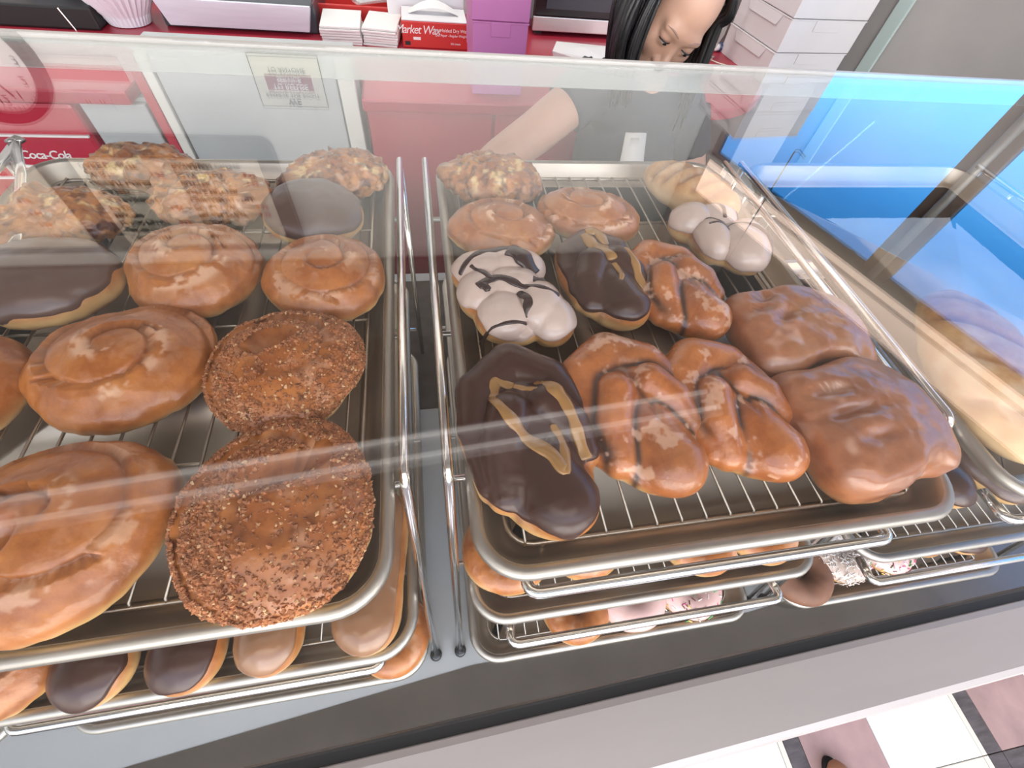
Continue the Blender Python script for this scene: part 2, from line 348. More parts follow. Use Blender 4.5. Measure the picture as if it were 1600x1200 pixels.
for s0 in (0.605, -0.85):
    mu = MB().box(s0-0.055, s0+0.055, -0.01, 0.03, WZ0, WZ1, MW).build('mullion', M_mull, win, bevel=0.004)
    MB().tube([MW @ Vector((s0-0.005, -0.022, WZ0)), MW @ Vector((s0-0.005, -0.022, WZ1))], 0.017, 12).build('pipe', M_mullbar, mu, smooth=True)
for a, b in ((WS0+0.03, -0.905), (-0.795, 0.55), (0.66, WS1-0.03)):
    MB().box(a, b, 0.012, 0.018, WZ0+0.03, WZ1-0.02, MW).build('pane', M_blueglass, win)
MB().box(WS0-0.02, WS1+0.02, -0.03, 0.02, WZ0-0.02, WZ0, MW).build('sill', M_mullbar, win, bevel=0.003)
# ------------------------------------------------------------------ ceiling fixture with two tubes
def strip_light(name, label, x0, x1, y, grp):
    t = thing(name, label, 'ceiling light', ((x0+x1)/2, y, CZ), math.radians(4.2), grp)
    h = (x1-x0)/2
    MB().box(-h, h, -0.09, 0.09, -0.035, 0).build('housing', M_white, t, bevel=0.004)
    for dy in (-0.055, 0.055):
        MB().tube([(-h+0.05, dy, -0.052), (h-0.05, dy, -0.052)], 0.013, 12).build('tube', M_tubeem, t, smooth=True)
        for s in (-1, 1):
            MB().box(s*(h-0.035)-0.012, s*(h-0.035)+0.012, dy-0.012, dy+0.012, -0.07, -0.035).build('lampholder', M_white, t)
# added wall wash: a made-up lamp behind a valance, brightening the back wall
vl = thing('added_wall_wash', 'added ceiling valance along the back wall hiding an added lamp that brightens the wall', 'ceiling light', (-0.8, 1.72, 1.27))
MB().box(-2.35, 2.30, -0.01, 0.01, 0.0, CZ-1.27).build('valance', M_ceil, vl)
MB().box(-2.2, 2.1, 0.10, 0.20, CZ-1.27-0.05, CZ-1.27-0.002).build('added_housing', M_white, vl, bevel=0.004)
_al = area_light('added_wash_lamp', (-0.8, 1.87, CZ-0.06), 4.0, 0.08, WASH_POWER, (1.0, 0.97, 0.92), (math.radians(-12), 0, 0)); _al.parent = vl; _al.matrix_parent_inverse = Matrix.Translation((0.8, -1.72, -1.27))
strip_light('strip_light', 'long twin tube strip light on the ceiling above the back of the display case', -1.95, 1.55, 0.95, None)

# ------------------------------------------------------------------ display case
case = thing('display_case', 'long glass topped bakery display case with a pinkish steel front ledge', 'display case', (0, 0, FZ))
CX0, CX1 = -1.35, 1.62; dz = -FZ
YR = 0.742
def yf(x): return -0.0895 + 0.036*x*(1 if x > 0 else 0.6)   # front ledge line, a little out of square
def zg(y): return 0.086
def front_strip(y0, y1, z0, z1):
    a, b = CX0, CX1
    V = []
    for x in (a, b):
        for (yy, zz) in ((y0, z0), (y1, z0), (y1, z1), (y0, z1)): V.append((x, yf(x)+yy, zz+dz))
    return MB().add(V, [(0, 1, 2, 3), (7, 6, 5, 4), (0, 4, 5, 1), (1, 5, 6, 2), (2, 6, 7, 3), (3, 7, 4, 0)])
V = []
for zo in (0, 0.005):
    for (x, y) in ((CX0, yf(CX0)+0.004), (CX1, yf(CX1)+0.004), (CX1, YR), (CX0, YR)): V.append((x, y, zg(y)+zo+dz))
MB().add(V, [(3, 2, 1, 0), (4, 5, 6, 7), (0, 1, 5, 4), (1, 2, 6, 5), (2, 3, 7, 6), (3, 0, 4, 7)]).build('glass_top', M_glass, case)
V = []
for zo in (-0.0016, -0.0008):
    for (x, y) in ((CX0, YR-0.092), (CX1, YR-0.092), (CX1, YR), (CX0, YR)): V.append((x, y, zg(y)+zo+dz))
tag(MB().add(V, [(3, 2, 1, 0), (4, 5, 6, 7), (0, 1, 5, 4), (1, 2, 6, 5), (2, 3, 7, 6), (3, 0, 4, 7)]).build('edge_film', M_film, case), 'dusty translucent strip under the rear edge of the glass')
led = front_strip(-0.034, 0.0, 0.078, 0.088).build('front_ledge', M_ledge, case, bevel=0.004)
front_strip(-0.003, 0.005, 0.064, 0.0858).build('gasket', M_black, case)
# clear front pane, leaning out towards the deck's dark front margin
V = []
for x in (CX0, CX1):
    for (yy, zz) in ((-0.166, -0.43), (-0.171, -0.43), (yf(x)-0.022, 0.077), (yf(x)-0.017, 0.077)): V.append((x, yy, zz+dz))
MB().add(V, [(0, 1, 2, 3), (7, 6, 5, 4), (0, 4, 5, 1), (1, 5, 6, 2), (2, 6, 7, 3), (3, 7, 4, 0)]).build('front_glass', M_glass, case)
V = [(CX0, -0.175, -0.4295+dz), (CX1, -0.175, -0.4295+dz), (CX1, 0.055, -0.4295+dz), (1.10, 0.030, -0.4295+dz), (0.469, -0.030, -0.4295+dz), (0.0, -0.036, -0.4295+dz), (-0.449, -0.080, -0.4295+dz), (CX0, -0.16, -0.4295+dz)]
V += [(x, y, z-0.02) for x, y, z in V]
tag(MB().add(V, [tuple(range(8)), tuple(range(15, 7, -1))]+[(k, 8+k, 8+(k+1) % 8, (k+1) % 8) for k in range(8)]).build('deck_margin', M_front, case), 'dark brown glossy front margin of the deck')
MB().box(CX0+0.01, CX1-0.01, 0.425, YR+0.07, -0.430+dz, -0.4285+dz).build('rear_sheet', M_rearsheet, case)  # dark brown sheet covering the rear part of the deck
MB().box(CX0, CX1, -0.16, YR+0.10, -0.455+dz, -0.43+dz).build('deck', M_deck, case)
MB().box(CX0, CX1, YR, YR+0.012, 0.078+dz, 0.0905+dz).build('rear_rail', M_rear, case, bevel=0.003)
for x in (CX0+0.03, CX1-0.03):
    MB().box(x-0.02, x+0.02, YR-0.001, YR+0.03, -0.43+dz, 0.080+dz).build('rear_post', M_steel, case, bevel=0.003)
MB().box(CX0, CX1, -0.165, YR+0.08, 0.0, -0.455+dz).build('base_cabinet', M_front, case, bevel=0.005)
for x in (CX0, CX1):
    MB().box(x-0.008 if x < 0 else x, x if x < 0 else x+0.008, -0.04, YR, -0.43+dz, 0.06+dz).build('end_panel', M_glass, case)

# ------------------------------------------------------------------ sheet pans, wire racks, tiered stands
PW, PL = 0.465, 0.608; PITCH = 0.519
def pan_meshes():
    R0 = 0.045
    def ring(off, z): return [(x, y, z) for x, y in rrect(-off, PW+off, -off, PL+off, R0+off, 8)]
    prof = [(-0.036, -0.0255), (-0.027, -0.0250), (-0.020, -0.0215), (-0.0135, -0.006), (-0.0110, -0.001)]
    V = []; Fc = []
    rings = [ring(o, z) for o, z in prof]; n = len(rings[0])
    for r in rings: V += r
    for i in range(len(rings)-1):
        for k in range(n): Fc.append((i*n+k, i*n+(k+1) % n, (i+1)*n+(k+1) % n, (i+1)*n+k))
    V.append((PW/2, PL/2, -0.0257)); c = len(V)-1
    for k in range(n): Fc.append((c, (k+1) % n, k)[::-1])
    # outside skin
    out = [(-0.0110, -0.001), (-0.0075, -0.006), (-0.016, -0.0235), (-0.026, -0.027), (-0.038, -0.0272)]
    b0 = len(V)
    for o, z in out: V += ring(o, z)
    for i in range(len(out)-1):
        for k in range(n): Fc.append((b0+i*n+k, b0+(i+1)*n+k, b0+(i+1)*n+(k+1) % n, b0+i*n+(k+1) % n))
    V.append((PW/2, PL/2, -0.0274)); c = len(V)-1
    for k in range(n): Fc.append((c, b0+4*n+(k+1) % n, b0+4*n+k))
    body = mesh('body', V, Fc, M_pan)
    rim = MB().tube([(x, y, -0.0055) for x, y in rrect(0.0060, PW-0.0060, 0.0060, PL-0.0060, R0-0.006, 8)], 0.0064, 10, closed=True).mesh('rolled_rim', M_rim, True)
    return body, rim
PB, PR = pan_meshes()
def sheet_pan(x0, z, label, yo=0.0):
    t = thing('sheet_pan', label, 'tray', (x0, yo, z), 0, 'aluminium sheet pans in the case')
    link('body', PB, t); link('rolled_rim', PR, t); return t
GX0, GX1, GY0, GY1 = 0.030, PW-0.030, 0.030, PL-0.030
g_border = MB().tube([(x, y, -0.0155) for x, y in rrect(GX0, GX1, GY0, GY1, 0.022, 5)], 0.0024, 6, closed=True).mesh('border', M_wire, True)
g_wire = MB().tube([(0, GY0+0.0005, -0.0185), (0, GY0, -0.0145), (0, GY0+0.002, -0.0116), (0, GY1-0.002, -0.0116), (0, GY1, -0.0145), (0, GY1-0.0005, -0.0185)], 0.00135, 6).mesh('wire', M_wire, True)
g_bar = MB().tube([(GX0, 0, -0.0146), (GX1, 0, -0.0146)], 0.0017, 6).mesh('crossbar', M_wire, True)
g_foot = MB().tube([(0, 0, -0.0155), (0, 0, -0.0252)], 0.0022, 6).mesh('foot', M_wire, True)
def wire_rack(x0, z, label, n=17, yo=0.0):
    t = thing('wire_rack', label, 'cooling rack', (x0, yo, z), 0, 'wire racks inside the sheet pans')
    link('border', g_border, t)
    for i in range(n): link('wire', g_wire, t, (GX0+0.014+(GX1-GX0-0.028)*i/(n-1), 0, 0))
    for y in (0.14, 0.30, 0.46): link('crossbar', g_bar, t, (0, y, 0))
    for x, y in ((GX0+0.03, GY0), (GX1-0.03, GY0), (GX0+0.03, GY1), (GX1-0.03, GY1)): link('foot', g_foot, t, (x, y, 0))
ROWN = {-1: 'far left column', 0: 'left column', 1: 'middle column', 2: 'right column'}
COLX = {-1: -0.0605-PW-PITCH, 0: -0.0605-PW, 1: 0.0, 2: PITCH}
TZ = {1: 0.0, 2: -0.21, 3: -0.402}; TN = {1: 'top tier', 2: 'second tier', 3: 'bottom tier'}
WHAT = {(0, 1): 'holding glazed and crumb cinnamon rolls', (1, 1): 'holding braided pastries and glazed squares', (2, 1): 'holding one long bread loaf',
        (0, 2): 'holding chocolate and maple iced bars', (1, 2): 'holding plain glazed donuts', (2, 2): 'holding dark chocolate iced pastries',
        (0, 3): 'nearly hidden on the case deck', (1, 3): 'holding iced and sprinkled donuts', (2, 3): 'holding coconut and sprinkled donuts', (-1, 3): 'cut off by the picture edge'}
def YO(c, tr): return (-0.009 if c == 0 else -0.002) if tr == 1 else (-0.040 if tr == 3 else (-0.026 if c == 0 else -0.010))   # lower pans are pulled forward
for (c, tr), wh in WHAT.items():
    sheet_pan(COLX[c], TZ[tr], 'aluminium sheet pan, %s, %s, %s' % (TN[tr], ROWN[c], wh), YO(c, tr))
    if (c, tr) != (2, 1):
        wire_rack(COLX[c], TZ[tr], 'wire cooling rack lying in the %s pan of the %s' % (TN[tr], ROWN[c]), 17 if tr == 1 else 19, YO(c, tr))
def bend(P, r=0.02, n=5):
    Q = [Vector(P[0])]
    for i in range(1, len(P)-1):
        a, b, c = Vector(P[i-1]), Vector(P[i]), Vector(P[i+1]); u = (a-b).normalized(); v = (c-b).normalized()
        for k in range(n+1):
            s = k/n; Q.append((b+u*r)*(1-s)**2 + b*2*s*(1-s) + (b+v*r)*s*s)
    Q.append(Vector(P[-1])); return Q
def stand(c, label):
    x0 = COLX[c]; xl, xr = x0-0.0145, x0+PW+0.0095
    t = thing('tiered_stand', label, 'tray stand', (x0+PW/2, 0.3, -0.43), 0, 'chrome tube tray stands in the case')
    ox, oy, oz = x0+PW/2, 0.3, -0.43
    L = lambda p: (p[0]-ox, p[1]-oy, p[2]-oz)
    for x in (xl, xr):
        P = bend([L((x, 0.585, 0.008)), L((x, 0.088, 0.008)), L((x-0.001, -0.014, -0.426))], 0.012)
        MB().tube(P, 0.0048, 10).build('rail', M_tube, t, smooth=True)
        MB().tube([L((x, 0.575, 0.006)), L((x, 0.575, -0.43))], 0.0045, 10).build('rear_leg', M_tube, t, smooth=True)
        MB().lathe([(0.0, 0.0), (0.009, 0.0), (0.009, 0.006), (0.006, 0.010), (0.0, 0.010)], L((x-0.001, -0.0145, -0.43)), 14).build('foot', M_blackgloss, t, smooth=True)
    for z in (-0.033, -0.233):
        for y in (0.10, 0.28, 0.50):
            yy = y if z > -0.1 else y-0.03
            MB().tube([L((xl, yy, z)), L((xr, yy, z))], 0.0035, 8).build('crossbar', M_tube, t, smooth=True)
        for x in (xl, xr):
            for y in (0.10, 0.50):
                if z > -0.1: MB().tube([L((x, y, 0.006)), L((x, y, z))], 0.003, 8).build('hanger', M_tube, t, smooth=True)
        zz = z-(0.022 if z > -0.1 else 0.026); yb = (0.022 if c == 0 else -0.004) if z > -0.1 else -0.028
        MB().tube(bend([L((x0+0.050, yb+0.035, zz-0.004)), L((x0+0.045, yb, zz)), L((x0+PW-0.045, yb, zz)), L((x0+PW-0.050, yb+0.035, zz-0.004))], 0.014), 0.0056, 10).build('front_stop', M_tube, t, smooth=True)
for c, l in ((0, 'chrome tube stand carrying the left column of sheet pans'), (1, 'chrome tube stand carrying the middle column of sheet pans'), (2, 'chrome tube stand carrying the right column of sheet pans')):
    stand(c, l)
# ------------------------------------------------------------------ pastries: each is an implicit solid hit by rays from its middle
_ico = {}
def ico(sub):
    if sub not in _ico:
        bm = bmesh.new(); bmesh.ops.create_icosphere(bm, subdivisions=sub, radius=1.0)
        bm.verts.ensure_lookup_table()
        _ico[sub] = (np.array([v.co[:] for v in bm.verts]), [tuple(v.index for v in f.verts) for f in bm.faces]); bm.free()
    return _ico[sub]
def star(fn, c=(0, 0, 0.02), asp=(1, 1, 0.5), sub=5, tmax=0.2, it=26):
    D, Fc = ico(sub); D = D*np.array(asp); D = D/np.linalg.norm(D, axis=1)[:, None]; c = np.array(c)
    lo = np.zeros(len(D)); hi = np.full(len(D), tmax)
    for _ in range(it):
        md = (lo+hi)/2; ins = fn(c+D*md[:, None]) < 0
        lo = np.where(ins, md, lo); hi = np.where(ins, hi, md)
    return c+D*((lo+hi)/2)[:, None], Fc
def nets(fn, lo, hi, h=0.0014):
    """surface nets: an even quad skin over the solid"""
    n = [int(math.ceil((b-a)/h))+1 for a, b in zip(lo, hi)]
    ax = [lo[i]+h*np.arange(n[i]) for i in range(3)]
    X, Y, Z = np.meshgrid(*ax, indexing='ij'); v = fn(np.stack([X.ravel(), Y.ravel(), Z.ravel()], -1)).reshape(n)
    acc = np.zeros([k-1 for k in n]+[3]); cnt = np.zeros([k-1 for k in n]); base = np.stack(np.meshgrid(*[np.arange(k-1) for k in n], indexing='ij'), -1).astype(float)
    cn = [(i, j, k) for i in (0, 1) for j in (0, 1) for k in (0, 1)]
    sl = lambda c: v[c[0]:n[0]-1+c[0], c[1]:n[1]-1+c[1], c[2]:n[2]-1+c[2]]
    for a in cn:
        for d in range(3):
            if a[d] == 0:
                b = list(a); b[d] = 1; va, vb = sl(a), sl(b); x = (va < 0) != (vb < 0)
                t = np.where(x, va/np.where(x, va-vb, 1), 0); q = np.zeros(t.shape+(3,)); q[...] = a; q[..., d] = t
                acc += q*x[..., None]; cnt += x
    m = cnt > 0; idx = -np.ones(m.shape, int); idx[m] = np.arange(m.sum())
    P = np.array(lo)+h*(base[m]+acc[m]/cnt[m][:, None]); F_ = []
    for d in range(3):
        s0 = [slice(None)]*3; s1 = [slice(None)]*3; s0[d] = slice(0, n[d]-1); s1[d] = slice(1, n[d])
        va, vb = v[tuple(s0)], v[tuple(s1)]; I = np.argwhere((va < 0) != (vb < 0)); u, w_ = (d+1) % 3, (d+2) % 3
        I = I[(I[:, u] > 0) & (I[:, w_] > 0) & (I[:, u] < n[u]-1) & (I[:, w_] < n[w_]-1)]
        def cell(du, dw):
            J = I.copy(); J[:, u] -= du; J[:, w_] -= dw; return idx[J[:, 0], J[:, 1], J[:, 2]]
        q = np.stack([cell(1, 1), cell(0, 1), cell(0, 0), cell(1, 0)], -1); neg = va[I[:, 0], I[:, 1], I[:, 2]] < 0
        q[~neg] = q[~neg][:, ::-1]; F_.append(q)
    F_ = np.concatenate(F_); F_ = F_[(F_ >= 0).all(axis=1)]
    for _ in range(3):
        N = grad(fn, P); g = np.linalg.norm(N, axis=1)+1e-9; st = np.clip(fn(P)/g, -h*0.4, h*0.4); P = P-N/g[:, None]*st[:, None]
    return P, [tuple(f) for f in F_]
def grad(fn, P, e=0.0006):
    return np.stack([fn(P+d)-fn(P-d) for d in np.eye(3)*e], -1)/(2*e)
def box_of(asp): return (-asp[0]*1.25, -asp[1]*1.25, -0.004), (asp[0]*1.25, asp[1]*1.25, asp[2]*1.35)
def ell(P, c, r):
    q = P-np.array(c); r = np.array(r); k0 = np.linalg.norm(q/r, axis=1); k1 = np.linalg.norm(q/r**2, axis=1)+1e-9
    return k0*(k0-1)/k1
def cap(P, pts, rad, fz=1.0):
    d = np.full(len(P), 9.0); S = np.array([1, 1, 1/fz])
    for i in range(len(pts)-1):
        a = np.array(pts[i])*S; b = np.array(pts[i+1])*S; q = P*S-a; ab = b-a
        h = np.clip((q@ab)/(ab@ab), 0, 1); d = np.minimum(d, np.linalg.norm(q-h[:, None]*ab, axis=1)-(rad[i]*(1-h)+rad[i+1]*h))
    return d
def smin(a, b, k):
    h = np.maximum(k-np.abs(a-b), 0)/k; return np.minimum(a, b)-h*h*k/4
def flat(d, P, z0=0.0, k=0.008): return -smin(-d, P[:, 2]-z0, k)
def set_mask(me, r, g, b):
    at = me.attributes.new('mask', 'FLOAT_COLOR', 'POINT')
    a = np.stack([np.clip(r, 0, 1), np.clip(g, 0, 1), np.clip(b, 0, 1), np.ones(len(r))], -1).astype(np.float32)
    at.data.foreach_set('color', a.ravel())
def proofline(P, z0=0.016, wdt=0.008, seed=0, side=None):
    """pale band round the side where the dough floated on the oil"""
    zz = P[:, 2]+0.004*fbm(P, 30, seed)
    return np.exp(-((zz-z0)/wdt)**2)*0.95
def round_fn(rx, ry, h, seed, top=None, lump=0.004):
    def fn(P):
        a = np.arctan2(P[:, 1], P[:, 0]); rr = 1+0.035*np.sin(2*a+seed)+0.02*np.sin(3*a+2.1*seed)
        rho = np.hypot(P[:, 0]/rx, P[:, 1]/ry)/rr; z = (P[:, 2]-h*0.42)
        zz = np.where(z > 0, z/(h*0.58), z/(h*0.42))
        k = (rho**2.7+np.abs(zz)**2.1)**(1/2.3)
        d = (k-1)*h*0.5 + lump*fbm(P, 16, seed, 2)*0.35 + 0.0006*fbm(P, 75, seed+4, 2)
        if top is not None: d = d+top(P, rho, a)*sstep(0.0, 0.5, zz)
        return d
    return fn
def spiral(coils, off, depth=0.0055, sgn=1, sg=0.050, inner=0.10):
    def gfun(P, rho, a):
        ph = (rho*coils - sgn*a/(2*math.pi)+off); fr = ph-np.floor(ph); dd = np.minimum(fr, 1-fr)
        return np.exp(-(dd/sg)**2)*sstep(inner, inner+0.12, rho)*(1-sstep(0.88, 1.0, rho)), fr
    def top(P, rho, a):
        g, fr = gfun(P, rho, a)
        return depth*g*(0.45+0.55*np.clip(0.5+0.5*np.sin(a*1.0+off*9), 0, 1)) - 0.0050*(1-sstep(0.0, 0.9, rho)) + 0.0030*(fr-0.5)*(1-sstep(0.75, 0.98, rho))*sstep(inner, inner+0.1, rho)
    return top, gfun
GL = 'glazed cinnamon rolls on the upper pans'
def roll(name, label, loc, rx, ry, h, rot, seed, coils=2.1, off=0.2, sgn=1, group=GL, tilt=(0, 0), glz=0.5, sub=6, depth=0.0065, hole=None):
    top, gf = spiral(coils, off, depth, sgn)
    tf = top
    if hole:
        def tf(P, rho, a):
            hx, hy, hr, hd = hole
            q = np.hypot(P[:, 0]-hx, (P[:, 1]-hy)*1.3)/hr
            return top(P, rho, a)+hd*np.exp(-q**4)
    fn = round_fn(rx, ry, h, seed, tf)
    P, Fc = star(fn, (0, 0, h*0.4), (rx, ry, h*0.8), sub)
    me = mesh(name, P, Fc, M_glazed)
    a = np.arctan2(P[:, 1], P[:, 0]); rho = np.hypot(P[:, 0]/rx, P[:, 1]/ry); g, fr = gf(P, rho, a)
    tp = sstep(h*0.5, h*0.75, P[:, 2])
    nz = fbm(P, 60, seed+5, 3)
    cracks = sstep(0.22, 0.5, nz+0.45*fbm(P, 230, seed+9, 2))*sstep(0.15, 0.7, np.exp(-((fr-0.20)/0.14)**2)*(1-sstep(0.8, 1, rho))+0.30)
    set_mask(me, proofline(P, h*0.30, h*0.13, seed)+0.10*tp*sstep(0.3, 0.8, fbm(P, 18, seed+3)), np.clip(g*tp*0.55+(P[:, 2] < h*0.1)*0.4+0.48*np.exp(-((P[:, 2]/h-0.54)/0.11)**2)*sstep(-0.3, 0.5, fbm(P, 22, seed+6)), 0, 1), np.clip(cracks*tp*glz*1.3, 0, 0.85))
    o = link(name, me, None, loc, rot); o.rotation_euler = (tilt[0], tilt[1], rot); tag(o, label, 'pastry', group)
    return o, fn
def flakes(fn, n, name, m, parent, size, region, seed, h, squash=1.0, long=1.0, off=0.0003):
    """loose bits standing on the upper surface, one joined 'stuff' part"""
    r = np.random.default_rng(seed); mb_V = []; mb_F = []
    D = r.normal(size=(n*4, 3)); D[:, 2] = np.abs(D[:, 2])*0.5; D[:, :2] *= 1.6; D /= np.linalg.norm(D, axis=1)[:, None]
    c = np.array((0, 0, h*0.35)); lo = np.zeros(len(D)); hi = np.full(len(D), 0.2)
    for _ in range(22):
        md = (lo+hi)/2; ins = fn(c+D*md[:, None]) < 0; lo = np.where(ins, md, lo); hi = np.where(ins, hi, md)
    P = c+D*lo[:, None]; keep = region(P, r.random(len(P))); P = P[keep][:n]
    oc = np.array([(1, 0, 0), (-1, 0, 0), (0, 1, 0), (0, -1, 0), (0, 0, 1), (0, 0, -1)], float)
    of = np.array([(0, 2, 4), (2, 1, 4), (1, 3, 4), (3, 0, 4), (2, 0, 5), (1, 2, 5), (3, 1, 5), (0, 3, 5)])
    Vs = []; Fs = []
    for i, p in enumerate(P):
        s = size*(0.45+r.random()**2*1.3); A, _ = np.linalg.qr(r.normal(size=(3, 3)))
        q = (oc*np.array((s*long, s*(0.6+0.4*r.random()), s*squash*(0.5+0.5*r.random()))))*(0.8+0.4*r.random((6, 1)))
        Vs.append(q@A.T+p+np.array((0, 0, off))); Fs.append(of+6*i)
    if not Vs: return None
    o = link(name, mesh(name, np.concatenate(Vs), np.concatenate(Fs), m, False), parent); o['kind'] = 'stuff'; return o
# ---- left column, top tier
ZT = -0.0105
def crumb_roll(label, loc, rx, ry, h, rot, seed, hole, dens):
    t = thing('crumb_cinnamon_roll', label, 'pastry', loc, rot, 'crumb topped cinnamon rolls')
    top, gf = spiral(1.7, 0.1, 0.006)
    hx, hy, hr, hd, ha = hole
    def tf(P, rho, a):
        x = (P[:, 0]-hx)*math.cos(ha)+(P[:, 1]-hy)*math.sin(ha); y = -(P[:, 0]-hx)*math.sin(ha)+(P[:, 1]-hy)*math.cos(ha)
        return top(P, rho, a)*0.8+hd*np.exp(-((x/hr)**2+(y/(hr*0.42))**2)**1.5)
    fn = round_fn(rx, ry, h, seed, tf); P, Fc = star(fn, (0, 0, h*0.4), (rx, ry, h*0.8), 5)
    me = mesh('dough', P, Fc, M_glazed); a = np.arctan2(P[:, 1], P[:, 0]); rho = np.hypot(P[:, 0]/rx, P[:, 1]/ry); g, fr = gf(P, rho, a)
    tp = sstep(h*0.5, h*0.75, P[:, 2])
    set_mask(me, proofline(P, h*0.34, h*0.15, seed), g*tp*0.5+0.16*sstep(-0.2, 0.5, fbm(P, 35, seed))*tp, 0.35*tp*sstep(0.35, 0.8, fbm(P, 70, seed+2)))
    link('dough', me, t)
    def reg(P, u):
        a = np.arctan2(P[:, 1], P[:, 0]); rho = np.hypot(P[:, 0]/rx, P[:, 1]/ry)
        dn = dens(a, rho)*(0.50+0.50*sstep(-0.45, 0.15, fbm(P, 30, seed+7)))*(P[:, 2] > h*0.42)
        return u < dn
    flakes(fn, 9000, 'crumb_topping', M_crumb, t, 0.00165, reg, seed+1, h)
    flakes(fn, 1300, 'sugar_crumbs', M_crumbpale, t, 0.0014, reg, seed+2, h)
    return t
crumb_roll('big round cinnamon roll thick with brown crumbs, nearest the glass front', (-0.145, 0.070, ZT), 0.073, 0.076, 0.050, 0.0, 11, (0.012, 0.022, 0.022, 0.016, 0.5),
           lambda a, r: 0.95*(0.25+0.75*sstep(-0.7, 0.35, np.cos(a-2.5)))+0.15)
crumb_roll('round cinnamon roll with brown crumbs and a slit centre, behind the nearest crumb roll', (-0.157, 0.207, ZT), 0.071, 0.066, 0.050, 0.0, 12, (-0.008, 0.012, 0.020, 0.015, 0.4),
           lambda a, r: 0.9*(0.30+0.70*sstep(-0.9, 0.2, np.cos(a-2.0)))+0.15)
roll('glazed_cinnamon_roll', 'large glazed cinnamon roll beside the rear crumb roll, spiral centre offset to the left', (-0.292, 0.222, ZT), 0.072, 0.070, 0.052, 0.3, 21, 1.9, 0.25, -1, glz=0.45)
roll('glazed_cinnamon_roll', 'glazed cinnamon roll at the left picture edge, nearest the front, with a pale torn centre', (-0.290, 0.073, ZT), 0.072, 0.073, 0.054, 1.0, 22, 1.8, 0.6, 1, glz=0.35, hole=(-0.018, 0.006, 0.014, 0.010))
roll('glazed_cinnamon_roll', 'glazed cinnamon roll with a raised round button in its middle, by the pan edge', (-0.133, 0.334, ZT), 0.066, 0.062, 0.048, 0.0, 23, 2.3, 0.1, 1, glz=0.35)
roll('glazed_cinnamon_roll', 'glazed cinnamon roll with a cracked side seam, left of the button topped one', (-0.266, 0.350, ZT), 0.072, 0.062, 0.052, 2.0, 24, 2.0, 0.4, -1, glz=0.5)
roll('glazed_cinnamon_roll', 'plain brown glazed bun cut by the left picture edge, behind the big glazed roll', (-0.417, 0.205, ZT), 0.056, 0.060, 0.046, 0.4, 25, 1.4, 0.4, 1, glz=0.15)
# ---- right pan glazed rolls
roll('glazed_cinnamon_roll', 'oval glazed cinnamon roll in front of the apple fritter on the middle pan', (0.077, 0.412, ZT), 0.067, 0.055, 0.046, -0.25, 26, 2.2, 0.15, 1, glz=0.75)
roll('glazed_cinnamon_roll', 'oval glazed cinnamon roll with a knob centre, right of the other oval roll', (0.199, 0.440, ZT), 0.070, 0.050, 0.046, -0.35, 27, 2.2, 0.5, -1, glz=0.6)
# ---- fritters
def fritter(label, loc, rx, ry, h, rot, seed, sub=6):
    r = np.random.default_rng(seed); L = [((r.normal()*rx*0.42, r.normal()*ry*0.42, h*(0.35+0.35*r.random())), rx*(0.22+0.16*r.random())) for _ in range(16)]
    def fn(P):
        d = ell(P, (0, 0, h*0.42), (rx*0.93, ry*0.93, h*0.5))
        for c, rr in L: d = smin(d, np.linalg.norm((P-np.array(c))*np.array((1, 1, 1.3)), axis=1)-rr*0.75, 0.006)
        q = fbm(P, 95, seed, 3); return flat(d+0.0040*q-0.004*np.abs(fbm(P, 38, seed+3, 2)), P, 0.0, 0.006)
    P, Fc = star(fn, (0, 0, h*0.4), (rx, ry, h), sub); me = mesh('apple_fritter', P, Fc, M_fritter)
    n1 = fbm(P, 85, seed+1); n2 = fbm(P, 110, seed+2)
    rho = np.hypot(P[:, 0]/rx, P[:, 1]/ry)
    set_mask(me, 0.85*sstep(0.25, 0.75, n1)*(1-sstep(0.8, 1.05, rho)), sstep(0.05, 0.6, -n2)*0.7+0.5*sstep(0.85, 1.1, rho), 0.5*sstep(0.5, 0.9, fbm(P, 60, seed+6)))
    o = link('apple_fritter', me, None, loc, rot); tag(o, label, 'pastry', 'apple fritters at the back of the upper pans'); return o
fritter('craggy apple fritter alone in the rear left corner of the middle pan', (0.080, 0.528, ZT), 0.074, 0.054, 0.052, -0.2, 31)
fritter('craggy apple fritter behind the chocolate iced round, by the left pan rim', (-0.131, 0.546, ZT), 0.070, 0.050, 0.046, 0.1, 32)
fritter('knobbly apple fritter with pale apple chunks, left of the chocolate iced round', (-0.280, 0.487, ZT), 0.070, 0.046, 0.048, 0.2, 33)
fritter('rough apple fritter at the rear left of the pan, behind the menu reflection', (-0.376, 0.555, ZT), 0.066, 0.042, 0.048, 0.0, 34)
fritter('apple fritter with shiny glazed nuggets at the left picture edge', (-0.425, 0.455, ZT), 0.066, 0.046, 0.046, 0.0, 35)
